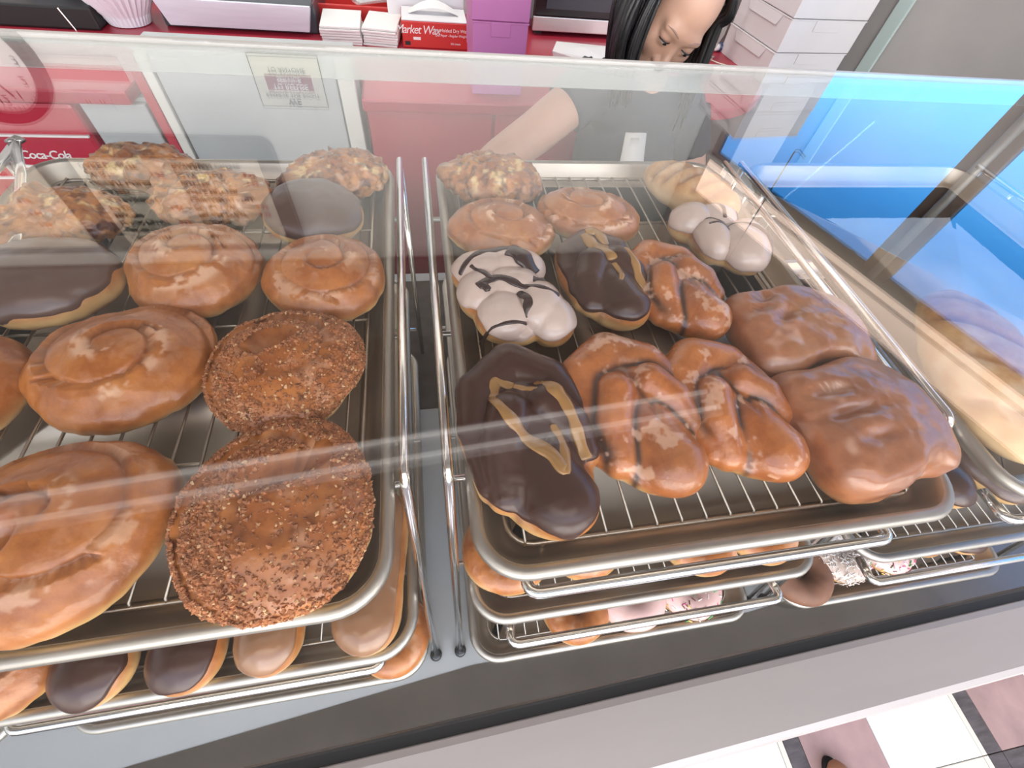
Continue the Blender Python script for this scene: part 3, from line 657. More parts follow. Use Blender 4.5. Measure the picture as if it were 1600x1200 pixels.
# ---- icing shells, drizzles
def shell(fn, name, m, parent, msk, th=0.0022, c=(0, 0, 0.02), asp=(1, 1, .6), sub=5, PF=None):
    """icing poured over the solid: an offset skin where msk(P) > 0, tucked into the dough at its edge"""
    P0, Fc = PF if PF is not None else star(fn, c, asp, sub); mk = msk(P0)
    d = grad(fn, P0, 0.0012); ln = np.linalg.norm(d, axis=1)[:, None]+1e-9
    off = (-0.0010+(th+0.0010)*sstep(-0.12, 0.30, mk)+0.0004*fbm(P0, 60, 3))[:, None]
    P = P0+d/ln*off; ok = mk > -0.14
    Fk = [f for f in Fc if all(ok[j] for j in f)]
    used = sorted({i for f in Fk for i in f}); mp = {v: k for k, v in enumerate(used)}
    o = link(name, mesh(name, P[used], [tuple(mp[i] for i in f) for f in Fk], m), parent); return o
def topz(fn, xy, zmax=0.09, off=0.0):
    xy = np.array(xy, float); z = np.full(len(xy), zmax); P = np.column_stack([xy, z])
    lo = np.full(len(xy), 0.012); hi = np.full(len(xy), zmax)
    zs = np.linspace(zmax, 0.008, 90); found = np.full(len(xy), 0.008); done = np.zeros(len(xy), bool)
    for zz in zs:
        P[:, 2] = zz; ins = (fn(P) < 0) & ~done; found[ins] = zz; done |= ins
    return found+off
def drizzle(fn, paths, m, parent, name='drizzle', w=0.0038, off=0.0022, fl=0.45, seed=1):
    for i, pa in enumerate(paths):
        pa = np.array(pa, float); n = max(16, int(len(pa)*9)); s = np.linspace(0, len(pa)-1, n); q = []
        for v in s:   # Catmull-Rom through the points
            k = min(int(v), len(pa)-2); u = v-k; p0 = pa[max(k-1, 0)]; p1 = pa[k]; p2 = pa[k+1]; p3 = pa[min(k+2, len(pa)-1)]
            q.append(0.5*(2*p1+(p2-p0)*u+(2*p0-5*p1+4*p2-p3)*u*u+(3*p1-p0-3*p2+p3)*u**3))
        q = np.array(q); z = topz(fn, q[:, :2], off=off); z = np.convolve(np.pad(z, 3, 'edge'), np.array([1, 2, 3, 4, 3, 2, 1])/16, 'valid')
        wv = q[:, 2] if q.shape[1] > 2 else np.full(n, w)
        wv = wv*(1+0.10*np.sin(np.arange(n)*0.55+i+seed)); wv[0] *= 0.6; wv[-1] *= 0.6
        MB().tube([(a, b, c) for (a, b), c in zip(q[:, :2], z)], list(wv), 8, flat=fl if wv.max() < 0.006 else fl*0.65).build(name, m, parent, smooth=True)
# ---- chocolate iced rounds of the left pan
def iced_round(name, label, loc, rx, ry, h, rot, seed, m, group, sub=5, edge=0.30, lab2=None):
    t = thing(name, label, 'pastry', loc, rot, group)
    fn = round_fn(rx, ry, h, seed, None, 0.003); P, Fc = star(fn, (0, 0, h*0.4), (rx, ry, h*0.8), sub)
    me = mesh('dough', P, Fc, M_glazed); set_mask(me, proofline(P, h*0.34, h*0.17, seed), (P[:, 2] < h*0.08)*0.3, 0*P[:, 0]); link('dough', me, t)
    def msk(P): return (P[:, 2]/h-edge-0.2)*3+0.45*fbm(P, 35, seed+2, 2)
    shell(fn, 'icing', m, t, msk, 0.0022, (0, 0, h*0.4), (rx, ry, h*0.8), sub); return t, fn
iced_round('chocolate_iced_donut', 'round donut under smooth dull chocolate icing, in front of the rear fritter', (-0.155, 0.448, ZT), 0.060, 0.055, 0.050, 0, 41, M_chocmatt, 'chocolate iced rounds on the left pan')
iced_round('chocolate_iced_donut', 'broad chocolate iced donut at the left picture edge, behind the brown bun', (-0.400, 0.338, ZT), 0.068, 0.056, 0.050, 0, 42, M_chocmatt, 'chocolate iced rounds on the left pan')
# ---- bread loaf on the middle pan
def loaf(label, loc, rx, ry, h, rot, seed, cuts, crossed=False):
    def top(P, rho, a):
        g = 0
        for x0, sl in cuts: g = g+np.exp(-((P[:, 0]-x0-P[:, 1]*sl)/0.0042)**2)
        return 0.0042*g*(1-sstep(0.6, 0.95, np.abs(P[:, 1]/ry)))
    fn = round_fn(rx, ry, h, seed, top, 0.003); P, Fc = star(fn, (0, 0, h*0.4), (rx, ry, h*0.8), 5)
    me = mesh('bread_loaf', P, Fc, M_bread)
    g = sum(np.exp(-((P[:, 0]-x0-P[:, 1]*sl)/0.006)**2) for x0, sl in cuts)*(P[:, 2] > h*0.55)*(1-sstep(0.6, 0.95, np.abs(P[:, 1]/ry)))
    set_mask(me, proofline(P, h*0.3, h*0.2, seed)*0.8, g*0.75, 0.35*sstep(0.1, 0.8, fbm(P, 45, seed))*(P[:, 2] > h*0.5))
    return tag(link('bread_loaf', me, None, loc, rot), label, 'bread')
loaf('small oval bread loaf with five diagonal slashes, rear right of the middle pan', (0.372, 0.495, ZT), 0.075, 0.043, 0.054, -0.85, 51, [(x, 0.35) for x in (-0.045, -0.022, 0.0, 0.022, 0.045)])
loaf('long brown bread loaf under the right stand rail, at the right picture edge', (0.606, 0.152, -0.024), 0.122, 0.062, 0.060, 1.2, 52, [(x, 0.5) for x in (-0.09, -0.03, 0.03, 0.09)])
# ---- braided pastries: long axis +Y, the loop end at the back, a tongue at the front
def braid_fn(Lh, Wd, h, seed, wob=0.0):
    s = Lh/0.086; w = Wd/0.060; k = h/0.054
    loop = [(-0.041*w, -0.034*s, .020*k), (-0.043*w, 0.012*s, .021*k), (-0.032*w, 0.046*s, .023*k), (0.0, 0.062*s, .025*k), (0.032*w, 0.046*s, .023*k), (0.043*w, 0.014*s, .021*k), (0.042*w, -0.020*s, .020*k)]
    armL = [(-0.003*w, 0.030*s, .031*k), (-0.016*w, 0.014*s, .035*k), (-0.030*w, -0.012*s, .031*k), (-0.036*w, -0.044*s, .022*k)]
    armR = [(0.003*w, 0.030*s, .031*k), (0.020*w, 0.016*s, .035*k), (0.034*w, -0.004*s, .031*k), (0.041*w, -0.026*s, .024*k)]
    ton = [(0.000, 0.006*s, .030*k), (0.003*w, -0.026*s, .029*k), (0.006*w, -0.058*s, .025*k)]
    def parts(P):
        d1 = cap(P, loop, [0.016*w, .020*w, .023*w, .026*w, .023*w, .020*w, .016*w], 0.90)
        d2 = cap(P, armL, [0.010*w, .019*w, .019*w, .015*w], 1.0)
        d3 = cap(P, armR, [0.010*w, .019*w, .019*w, .015*w], 1.0)
        d4 = cap(P, ton, [0.006*w, .024*w, .031*w], 0.80)
        d4 = d4+0.0065*np.exp(-((P[:, 0]-0.008*w-0.16*P[:, 1])/0.0032)**2)*sstep(-0.034*s, -0.010*s, P[:, 1])
        core = ell(P, (0, -0.004*s, .018*k), (0.051*w, 0.078*s, .0255*k))
        return d1, d2, d3, d4, core
    def fn(P):
        d1, d2, d3, d4, core = parts(P); d = smin(smin(smin(d1, d2, 0.002), d3, 0.002), d4, 0.002); d = smin(d, core, 0.004)
        return flat(d+0.0014*fbm(P, 26, seed, 2), P, 0.0, 0.008)
    return fn, parts
def braid_mask(P, parts, h, seed, dark=1.0):
    pt = np.stack(parts(P)[:4]); ds = np.sort(pt, axis=0); cr = np.exp(-((ds[1]-ds[0])/0.0050)**2)*(P[:, 2] > h*0.20)
    fold = np.exp(-((P[:, 0]-0.008-0.16*P[:, 1])/0.003)**2)*(np.argmin(pt, axis=0) == 3)*sstep(-0.03, -0.01, P[:, 1])
    return (proofline(P, h*0.22, h*0.10, seed)*0.8, np.clip(cr*dark*sstep(-0.9, 0.0, fbm(P, 25, seed+4))+0.3*fold+0.25*sstep(0.1, 0.8, fbm(P, 18, seed+6)), 0, 1),
            0.55*sstep(0.35, 0.75, fbm(P, 60, seed+8)+0.4*fbm(P, 220, seed+3, 2))*(P[:, 2] > h*0.5))
def glazed_braid(label, loc, Lh, Wd, h, rot, seed):
    fn, parts = braid_fn(Lh, Wd, h, seed); P, Fc = nets(fn, *box_of((Wd, Lh, h)), 0.0013)
    me = mesh('glazed_braid', P, Fc, M_braid); set_mask(me, *braid_mask(P, parts, h, seed))
    return tag(link('glazed_braid', me, None, loc, rot), label, 'pastry', 'glazed twisted braids with cinnamon seams')
glazed_braid('glazed brown twisted braid right of the chocolate and caramel braid at the front', (0.164, 0.132, ZT), 0.088, 0.062, 0.056, 0.16, 61)
glazed_braid('glazed brown twisted braid beside the front glazed square', (0.262, 0.126, ZT), 0.080, 0.060, 0.052, 0.28, 62)
glazed_braid('glazed brown twisted braid in the middle row, right of the rear caramel braid', (0.269, 0.292, ZT), 0.078, 0.056, 0.054, 0.24, 63)
def iced_braid(name, label, loc, Lh, Wd, h, rot, seed, ice, driz, paths, thr=0.40, extra=None, group=None, dname='drizzle'):
    fn, parts = braid_fn(Lh, Wd, h, seed); t = thing(name, label, 'pastry', loc, rot, group)
    P, Fc = nets(fn, *box_of((Wd, Lh, h)), 0.0014); me = mesh('dough', P, Fc, M_glazed); r, g, b = braid_mask(P, parts, h, seed, 0.5)
    set_mask(me, proofline(P, h*0.28, h*0.16, seed), g, b*0.3); link('dough', me, t)
    def msk(P): return (P[:, 2]/h-thr)*4+0.55*fbm(P, 30, seed+3, 2)+(extra(P) if extra else 0)
    shell(fn, 'icing', ice, t, msk, 0.0020, PF=(P, Fc))
    drizzle(fn, paths, driz, t, dname, seed=seed); return t
iced_braid('chocolate_caramel_braid', 'chocolate iced braid with caramel ribbons, nearest the front in the left row', (0.060, 0.115, ZT), 0.098, 0.060, 0.056, 0.13, 71, M_choc, M_caramel,
    [[(-0.006, 0.040, .005), (-0.020, 0.048, .0055), (-0.026, 0.030, .006), (-0.022, 0.010, .007), (-0.012, -0.012, .006), (0.004, -0.034, .0075), (0.010, -0.050, .005), (0.016, -0.028, .005), (0.017, -0.006, .0045)],
     [(0.014, 0.040, .005), (0.026, 0.020, .008), (0.032, 0.002, .0055), (0.034, -0.020, .006), (0.036, -0.040, .007)], [(-0.006, 0.040, .0035), (0.004, 0.034, .003), (0.012, 0.028, .003)]], 0.52,
    group='chocolate braids with caramel ribbons', dname='caramel_ribbon')
iced_braid('chocolate_caramel_braid', 'smaller chocolate iced braid with caramel ribbons in the middle row', (0.186, 0.314, ZT), 0.078, 0.052, 0.054, 0.10, 72, M_choc, M_caramel,
    [[(-0.012, 0.056, .006), (-0.006, 0.040, .009), (0.004, 0.022, .009), (0.008, 0.004, .007)], [(-0.008, 0.060, .006), (0.006, 0.056, .008), (0.012, 0.036, .006)], [(0.006, 0.000, .004), (0.008, -0.018, .0035), (0.002, -0.030, .003)],
     [(0.026, 0.020, .004), (0.030, 0.000, .005), (0.030, -0.022, .006), (0.034, -0.036, .006)]], 0.52,
    group='chocolate braids with caramel ribbons', dname='caramel_ribbon')
# white iced pastries: a broken ring of lobes with dark drizzle
def lobes(label, loc, rot, seed, L, h, paths, name, ice, driz, thr, asp, group):
    t = thing(name, label, 'pastry', loc, rot, group)
    def fn(P):
        d = None
        for c, r in L:
            e = ell(P, c, r); d = e if d is None else smin(d, e, 0.0022)
        return flat(d+0.0016*fbm(P, 28, seed), P, 0, 0.007)
    P, Fc = nets(fn, *box_of((asp[0]*1.1, asp[1]*1.25, asp[2]*1.2)), 0.0014); me = mesh('dough', P, Fc, M_glazed)
    set_mask(me, proofline(P, h*0.30, h*0.17, seed), 0*P[:, 0], 0*P[:, 0]); link('dough', me, t)
    shell(fn, 'icing', ice, t, lambda P: (P[:, 2]/h-thr)*4+0.5*fbm(P, 32, seed+3, 2), 0.0022, PF=(P, Fc))
    drizzle(fn, paths, driz, t, 'chocolate_drizzle', seed=seed); return t
WG = 'white iced braids with dark drizzle'
lobes('white iced lobed braid with thick chocolate stripes, left edge of the middle pan', (0.070, 0.283, ZT), 0.0, 81,
    [((-0.030, 0.040, .026), (.034, .028, .026)), ((0.006, 0.042, .028), (.036, .026, .026)), ((-0.034, 0.006, .026), (.026, .030, .025)), ((0.000, 0.008, .028), (.034, .028, .026)),
     ((-0.014, -0.026, .025), (.030, .032, .025)), ((0.024, -0.020, .027), (.028, .034, .026)), ((0.036, -0.034, .024), (.026, .032, .023)), ((0.0, 0.0, .02), (.05, .06, .02))], 0.055,
    [[(-0.056, 0.026, .0035), (-0.040, 0.042, .004), (-0.018, 0.052, .005), (0.004, 0.050, .006)], [(0.0, 0.048, .010), (0.014, 0.036, .012), (0.026, 0.020, .010)], [(-0.044, 0.030, .003), (-0.032, 0.018, .004), (-0.024, 0.004, .005)],
     [(-0.040, -0.004, .006), (-0.020, 0.008, .005), (0.000, -0.002, .005), (0.022, -0.012, .004), (0.044, -0.022, .0045)], [(-0.036, -0.006, .008), (-0.030, -0.002, .008)],
     [(0.004, -0.010, .006), (0.012, -0.026, .007), (0.006, -0.042, .005)], [(-0.042, -0.046, .004), (-0.020, -0.050, .0035), (0.006, -0.046, .004)], [(0.020, 0.004, .006), (0.034, 0.002, .005)]],
    'white_iced_braid', M_whiteice, M_chocdk, 0.50, (.065, .068, .05), WG)
lobes('white iced lobed braid with thin chocolate stripes, by the right pan rim', (0.366, 0.368, ZT), 0.0, 82,
    [((-0.028, 0.046, .026), (.030, .026, .026)), ((0.004, 0.042, .027), (.032, .026, .026)), ((-0.016, 0.004, .026), (.022, .034, .026)), ((0.020, -0.014, .027), (.032, .040, .027)),
     ((0.034, 0.000, .026), (.026, .038, .025)), ((0.006, 0.016, .02), (.044, .05, .022))], 0.054,
    [[(0.000, 0.062, .003), (0.006, 0.046, .003), (0.004, 0.026, .003)], [(-0.034, 0.022, .0025), (-0.018, 0.026, .003), (-0.004, 0.012, .003)], [(0.002, 0.010, .003), (0.018, 0.014, .003), (0.034, 0.000, .005), (0.044, -0.020, .006), (0.048, -0.034, .005)],
     [(0.026, 0.040, .003), (0.028, 0.026, .003)], [(-0.026, 0.012, .0025), (-0.010, 0.010, .003), (-0.002, 0.000, .003)]],
    'white_iced_braid', M_whiteice, M_chocdk, 0.50, (.062, .066, .05), WG)
# glazed squares
def square(label, loc, rx, ry, h, rot, seed, folds):
    def fn(P):
        x = P[:, 0]; y = P[:, 1]; wv = 0.004*np.sin(x*60+seed)
        q = np.stack([np.abs(x)-(rx-0.022), np.abs(y+wv)-(ry-0.022)], -1); d2 = np.linalg.norm(np.maximum(q, 0), axis=1)+np.minimum(q.max(axis=1), 0)-0.022
        dome = h*(1-0.16*(x/rx)**2-0.18*(y/ry)**2); dz_ = np.abs(P[:, 2]-dome*0.5)-dome*0.5+0.016
        qq = np.stack([d2+0.016, dz_], -1); d = np.linalg.norm(np.maximum(qq, 0), axis=1)+np.minimum(qq.max(axis=1), 0)-0.016
        g = 0
        for (a0, b0, a1, b1, wd, dp) in folds:
            A_ = np.array((a0, b0)); B_ = np.array((a1, b1)); e = B_-A_; hh = np.clip(((P[:, :2]-A_)@e)/(e@e), 0, 1); dd = np.linalg.norm(P[:, :2]-A_-hh[:, None]*e, axis=1)
            g = g+dp*np.exp(-(dd/wd)**2)*np.sin(np.pi*np.clip(hh, 0.08, 0.92))
        return flat(d+g*sstep(h*0.2, h*0.5, P[:, 2])+0.0026*fbm(P, 20, seed)+0.0008*fbm(P, 70, seed+2), P, 0, 0.008)
    P, Fc = star(fn, (0, 0, h*0.42), (rx, ry, h), 6); me = mesh('glazed_square', P, Fc, M_square)
    set_mask(me, proofline(P, h*0.12, h*0.10, seed)*0.4+0.16*sstep(0.2, 0.8, fbm(P, 14, seed)), 0.35*sstep(0.2, 0.8, fbm(P, 16, seed+4)), 0.55*sstep(0.40, 0.9, fbm(P, 34, seed+6))*(P[:, 2] > h*0.5))
    return tag(link('glazed_square', me, None, loc, rot), label, 'pastry', 'thick square glazed pastries')
square('square glazed pastry nearest the front right corner of the middle pan', (0.388, 0.093, ZT), 0.070, 0.066, 0.060, 0.10, 91, [(-0.06, 0.030, -0.010, 0.026, .006, .008), (-0.060, 0.004, 0.000, 0.002, .006, .010), (-0.050, -0.024, 0.004, -0.026, .006, .006), (0.000, -0.070, 0.036, -0.058, .010, .016)])
square('square glazed pastry behind the front one, along the right pan rim', (0.388, 0.214, ZT), 0.072, 0.058, 0.056, -0.02, 92, [(-0.052, 0.030, -0.020, 0.040, .007, .010), (-0.040, -0.004, -0.008, 0.014, .007, .010), (-0.060, 0.012, -0.036, 0.022, .006, .007), (-0.02, -0.056, 0.04, -0.05, .008, .008)])
# ---- second tier
Z2 = -0.2205; Z3 = -0.4125
def bar(name, label, loc, Lh, Wd, h, rot, seed, ice, group, thr=0.53):
    t = thing(name, label, 'pastry', loc, rot, group)
    def fn(P): return flat(cap(P, [(0, Lh-Wd, h*0.45), (0, -(Lh-Wd), h*0.45)], [Wd, Wd], h*0.55/Wd)+0.0014*fbm(P, 24, seed), P, 0, 0.008)
    P, Fc = star(fn, (0, 0, h*0.42), (Wd, Lh, h), 5); me = mesh('dough', P, Fc, M_glazed); set_mask(me, proofline(P, h*0.34, h*0.2, seed), 0*P[:, 0], 0*P[:, 0]); link('dough', me, t)
    shell(fn, 'icing', ice, t, lambda P: (P[:, 2]/h-thr)*4+0.45*fbm(P, 26, seed+2, 2)-0.9*sstep(0.2, 1.0, P[:, 0]/Wd)+0.25*sstep(0.0, 1.0, -P[:, 0]/Wd), 0.0022, (0, 0, h*0.42), (Wd, Lh, h), 6); return t
BG = 'iced bars on the second tier'
bar('chocolate_bar_donut', 'chocolate iced bar donut under the left pan, the left one of two', (-0.378, 0.047, Z2), 0.072, 0.036, 0.044, 0.05, 101, M_choc, BG)
bar('chocolate_bar_donut', 'chocolate iced bar donut between the left chocolate bar and the maple bar', (-0.293, 0.045, Z2), 0.072, 0.036, 0.042, 0.02, 102, M_choc, BG)
bar('maple_bar_donut', 'maple iced bar donut under the left pan, beside the chocolate bars', (-0.213, 0.049, Z2), 0.072, 0.034, 0.046, 0.0, 103, M_maple, BG)
bar('maple_bar_donut', 'long maple iced bar donut standing out right of the left pan corner', (-0.108, 0.072, Z2), 0.090, 0.036, 0.044, -0.10, 104, M_maple, BG)
roll('glazed_donut', 'plain glazed donut at the left picture edge, left of the chocolate bars', (-0.458, 0.034, Z2), 0.052, 0.055, 0.044, 0, 105, 1.2, 0.3, 1, 'plain glazed donuts on the lower tiers', glz=0.2)
def ring_donut(name, label, loc, seed, group, R=0.034, r=0.021, m=M_glazed, ice=None, sprinkle=None, parts=True, rot=0.0):
    t = thing(name, label, 'donut', loc, rot, group)
    n1, n2 = 56, 24; V = []; rr = np.random.default_rng(seed)
    for i in range(n1):
        a = 2*math.pi*i/n1
        for k in range(n2):
            b = 2*math.pi*k/n2; q = r*(1+0.04*math.sin(3*a+seed)); V.append(((R+q*math.cos(b))*math.cos(a), (R+q*math.cos(b))*math.sin(a), r*0.86+q*0.86*math.sin(b)))
    V = np.array(V); V = V+(0.0012*fbm(V, 40, seed))[:, None]*np.array((0.5, 0.5, 1)); V[:, 2] = np.maximum(V[:, 2], 0.0)
    Fc = [(i*n2+k, ((i+1) % n1)*n2+k, ((i+1) % n1)*n2+(k+1) % n2, i*n2+(k+1) % n2) for i in range(n1) for k in range(n2)]
    me = mesh('dough', V, Fc, m)
    if m is M_glazed: set_mask(me, proofline(V, r*0.8, r*0.22, seed), 0*V[:, 0], 0.4*sstep(0.3, 0.8, fbm(V, 60, seed))*(V[:, 2] > r))
    link('dough', me, t)
    if ice:
        mk = (V[:, 2]/(r*1.72)-0.52)*4+0.4*fbm(V, 40, seed+1, 2)
        ctr = np.stack([R*V[:, 0]/np.hypot(V[:, 0], V[:, 1]), R*V[:, 1]/np.hypot(V[:, 0], V[:, 1]), np.full(len(V), r*0.86)], -1); d = V-ctr; d /= np.linalg.norm(d, axis=1)[:, None]
        W_ = V+d*(-0.001+0.003*sstep(-0.1, 0.4, mk))[:, None]; ok = mk > -0.12; Fk = [f for f in Fc if all(ok[j] for j in f)]
        used = sorted({j for f in Fk for j in f}); mp = {v: k for k, v in enumerate(used)}
        link('icing', mesh('icing', W_[used], [tuple(mp[j] for j in f) for f in Fk], ice), t)
    if sprinkle:
        kind, nn = sprinkle; groups = {0: []} if kind == 'coconut' else {k: [] for k in range(len(SPR))}
        for _ in range(nn):
            a = rr.random()*2*math.pi; b = (rr.random()*1.15-0.08)*math.pi; q = r+0.003
            p = Vector(((R+q*math.cos(b))*math.cos(a), (R+q*math.cos(b))*math.sin(a), r*0.86+q*0.86*math.sin(b))); dr = Vector(rr.normal(size=3)); nrm = Vector((math.cos(b)*math.cos(a), math.cos(b)*math.sin(a), math.sin(b)))
            dr = (dr-nrm*dr.dot(nrm)*(0.45 if kind == 'coconut' else 1)).normalized()
            groups[0 if kind == 'coconut' else int(rr.random()*len(SPR))].append((p, dr))
        for k, lst in groups.items():
            mb = MB()
            for p, dr in lst:
                l_ = 0.0042 if kind == 'coconut' else 0.0032
                mb.tube([p-dr*l_, p+dr*l_], 0.0007 if kind == 'coconut' else 0.0010, 4)
            o = mb.build('coconut_flakes' if kind == 'coconut' else 'sprinkles', M_coconut if kind == 'coconut' else SPR[k], t); o['kind'] = 'stuff'
    return t
GD = 'plain glazed donuts on the lower tiers'
ring_donut('glazed_donut', 'glazed donut under the front left corner of the middle pan', (0.050, 0.072, Z2), 111, GD)
ring_donut('glazed_donut', 'glazed donut below the front rim of the middle pan, left of the close pair', (0.301, 0.060, Z2), 112, GD)
ring_donut('glazed_donut', 'glazed donut below the front rim of the middle pan, right of the close pair', (0.392, 0.062, Z2), 113, GD)
ring_donut('glazed_donut', 'glazed donut barely showing between the front stop and the pan, second tier', (0.150, 0.076, Z2), 114, GD)
ring_donut('pink_iced_donut', 'pale iced donut on the bottom tier, right of the peeping plain donut', (0.262, 0.022, Z3), 116, 'iced donuts on the bottom tier', ice=M_pinkice)
ring_donut('glazed_donut', 'glazed donut on the bottom tier, below the front left of the second pan', (0.168, 0.018, Z3), 115, GD)
ring_donut('sprinkled_donut', 'iced donut with pale sprinkles on the bottom tier of the middle column', (0.362, 0.024, Z3), 117, 'sprinkled donuts on the bottom tier', ice=M_pinkice, sprinkle=('sprinkle', 220))
ring_donut('chocolate_cake_donut', 'brown chocolate cake donut beside the second tier pan corner', (0.566, 0.018, Z3), 118, None, 0.036, 0.022, m=M_cakechoc)
ring_donut('coconut_donut', 'white coconut covered donut right of the brown cake donut', (0.652, 0.044, Z3), 119, None, 0.036, 0.023, ice=M_whiteice, sprinkle=('coconut', 900))
ring_donut('sprinkled_donut', 'pink iced donut with colourful sprinkles, right of the coconut donut', (0.752, 0.042, Z3), 120, 'sprinkled donuts on the bottom tier', ice=M_pinkice, sprinkle=('sprinkle', 420))
ring_donut('glazed_donut', 'glazed brown donut behind the colourful sprinkled donut, bottom tier right', (0.840, 0.058, Z3), 121, GD)
ring_donut('chocolate_iced_ring', 'dark chocolate iced ring donut at the far right of the bottom tier', (0.925, 0.051, Z3), 122, None, ice=M_choc)
bar('chocolate_bar_donut', 'dark chocolate iced bar right of the front glazed square, second tier right', (0.700, 0.100, Z2), 0.062, 0.036, 0.046, 0.55, 123, M_choc, None)
bar('chocolate_bar_donut', 'dull brown chocolate bar half under the long loaf pan, right picture edge', (0.802, 0.095, Z2), 0.062, 0.036, 0.044, 0.45, 124, M_chocmatt, None)
ring_donut('glazed_donut', 'piece of a plain donut showing under the second pan of the left column', (-0.112, 0.018, Z3), 125, GD)
# ------------------------------------------------------------------ back counter and what stands on it
KZ = -0.25
bc = thing('back_counter', 'red topped service counter with red and grey doors along the back wall', 'counter', (0, 1.8, FZ))
def L(x0, x1, y0, y1, z0, z1): return MB().box(x0, x1, y0-1.8, y1-1.8, z0-FZ, z1-FZ)
ct = [(-0.185, 1.395), (0.92, 1.395)]+[(0.92+0.36*math.sin(math.radians(a)), 1.755-0.36*math.cos(math.radians(a))) for a in range(10, 91, 10)]+[(1.28, 2.195), (-0.185, 2.195)]
nn = len(ct)
MB().add([(x, y-1.8, z-FZ) for z in (KZ-0.035, KZ) for x, y in ct], [tuple(range(nn-1, -1, -1)), tuple(range(nn, 2*nn))]+[(k, (k+1) % nn, nn+(k+1) % nn, nn+k) for k in range(nn)]).build('countertop', M_red, bc, bevel=0.006)
L(-1.30, -0.184, 1.58, 2.195, KZ-0.035, KZ).build('countertop', M_red, bc, bevel=0.008)
L(-1.30, -0.80, 1.395, 1.579, KZ-0.035, KZ).build('countertop', M_red, bc, bevel=0.006)
L(-0.18, 0.90, 1.45, 2.19, FZ+0.08, KZ-0.036).build('carcass', M_redfront, bc)
L(-0.95, -0.182, 1.59, 2.19, FZ+0.08, KZ-0.036).build('carcass', M_redfront, bc)
L(-0.95, 0.88, 1.60, 2.19, FZ+0.001, FZ+0.08).build('plinth', M_black, bc)
for x0, x1, m, nm in ((-0.178, 0.212, M_redfront, None), (0.218, 0.62, M_redfront, None), (0.626, 0.90, M_redfront, None)):
    d = L(x0, x1, 1.428, 1.449, FZ+0.10, KZ-0.045).build('door', m, bc, bevel=0.004)
    if nm: tag(d, nm)
L(-0.95, -0.785, 1.428, 1.449, FZ+0.10, KZ-0.045).build('end_door', M_greydoor, bc, bevel=0.004)
L(-0.95, -0.785, 1.449, 1.588, FZ+0.001, KZ-0.036).build('end_cabinet', M_greydoor, bc)
gc = thing('grey_fridge', 'grey steel under counter fridge with off white posts, seen through the glass', 'fridge', (-0.482, 1.49, FZ))
MB().box(-0.282, 0.282, -0.045, 0.085, 0.0, 1.012).build('body', M_greydoor, gc, bevel=0.004)
gd_ = MB().box(-0.232, 0.232, -0.064, -0.046, 0.08, 1.00).build('door', M_greydoor, gc, bevel=0.004)
for x0, x1, m in ((-0.262, -0.236, M_whitepost), (-0.290, -0.264, M_redfront), (0.238, 0.284, M_whitepost)): MB().box(x0, x1, -0.072, -0.046, 0.0, 1.012).build('post', m, gc, bevel=0.003)
MB().box(0.180, 0.200, -0.078, -0.063, 0.55, 0.70).build('handle', M_steel, gd_, bevel=0.004)
# red drinks cooler, left
ck = thing('drinks_cooler', 'red drinks cooler front with a white script brand name, seen through the glass at left', 'cooler', (-1.42, 1.6, FZ))
MB().box(-0.46, 0.46, -0.19, 0.5, 0.0, KZ-0.04-FZ).build('body', M_coke, ck, bevel=0.012)
for z in (-0.375, -0.500):
    MB().box(-0.455, 0.455, -0.197, -0.189, z-FZ-0.003, z-FZ+0.003).build('stripe', M_letterwhite, ck)
text('Coca-Cola', 0.034, M_letterwhite, ck, (0.305, -0.1915, -0.432-FZ), shear=0.35, bold=0.0003, space=0.88)
MB().tube([(-0.2, -0.192, -0.405-FZ), (0.0, -0.192, -0.395-FZ), (0.14, -0.192, -0.415-FZ), (0.20, -0.192, -0.46-FZ), (0.32, -0.192, -0.475-FZ), (0.45, -0.192, -0.462-FZ)], [0.003, 0.007, 0.006, 0.005, 0.005, 0.002], 6).build('wave', M_letterwhite, ck, smooth=True)
# pink boxes
def carton(name, label, x0, x1, y0, y1, z0, z1, m, group, lid=True, cat='box', rz=0.0):
    cx, cy = (x0+x1)/2, (y0+y1)/2; hx, hy, h = (x1-x0)/2, (y1-y0)/2, z1-z0
    t = thing(name, label, cat, (cx, cy, z0), rz, group)
    MB().box(-hx, hx, -hy, hy, 0, h-0.004).build('body', m, t, bevel=0.0025)
    ld_ = MB().box(-hx-0.002, hx+0.002, -hy-0.002, hy+0.002, h-0.005, h-0.001).build('lid', m, t, bevel=0.0012)
    MB().box(-hx*0.35, hx*0.35, -hy-0.0035, -hy-0.0005, h-0.035, h-0.002).build('lid_tab', m, ld_, bevel=0.001); return t
carton('pink_box', 'pink pastry box at the bottom of the pink stack, seen through the glass', 0.148, 0.302, 1.457, 1.64, KZ, -0.167, M_pink, 'pink boxes stacked on the back counter')
carton('pink_box', 'pink pastry box in the middle of the pink stack, just above the case edge', 0.146, 0.306, 1.459, 1.65, -0.167, -0.066, M_pink, 'pink boxes stacked on the back counter')
carton('pink_box', 'pink pastry box at the top of the pink stack, cut by the upper picture edge', 0.142, 0.308, 1.461, 1.65, -0.066, 0.036, M_pink, 'pink boxes stacked on the back counter')
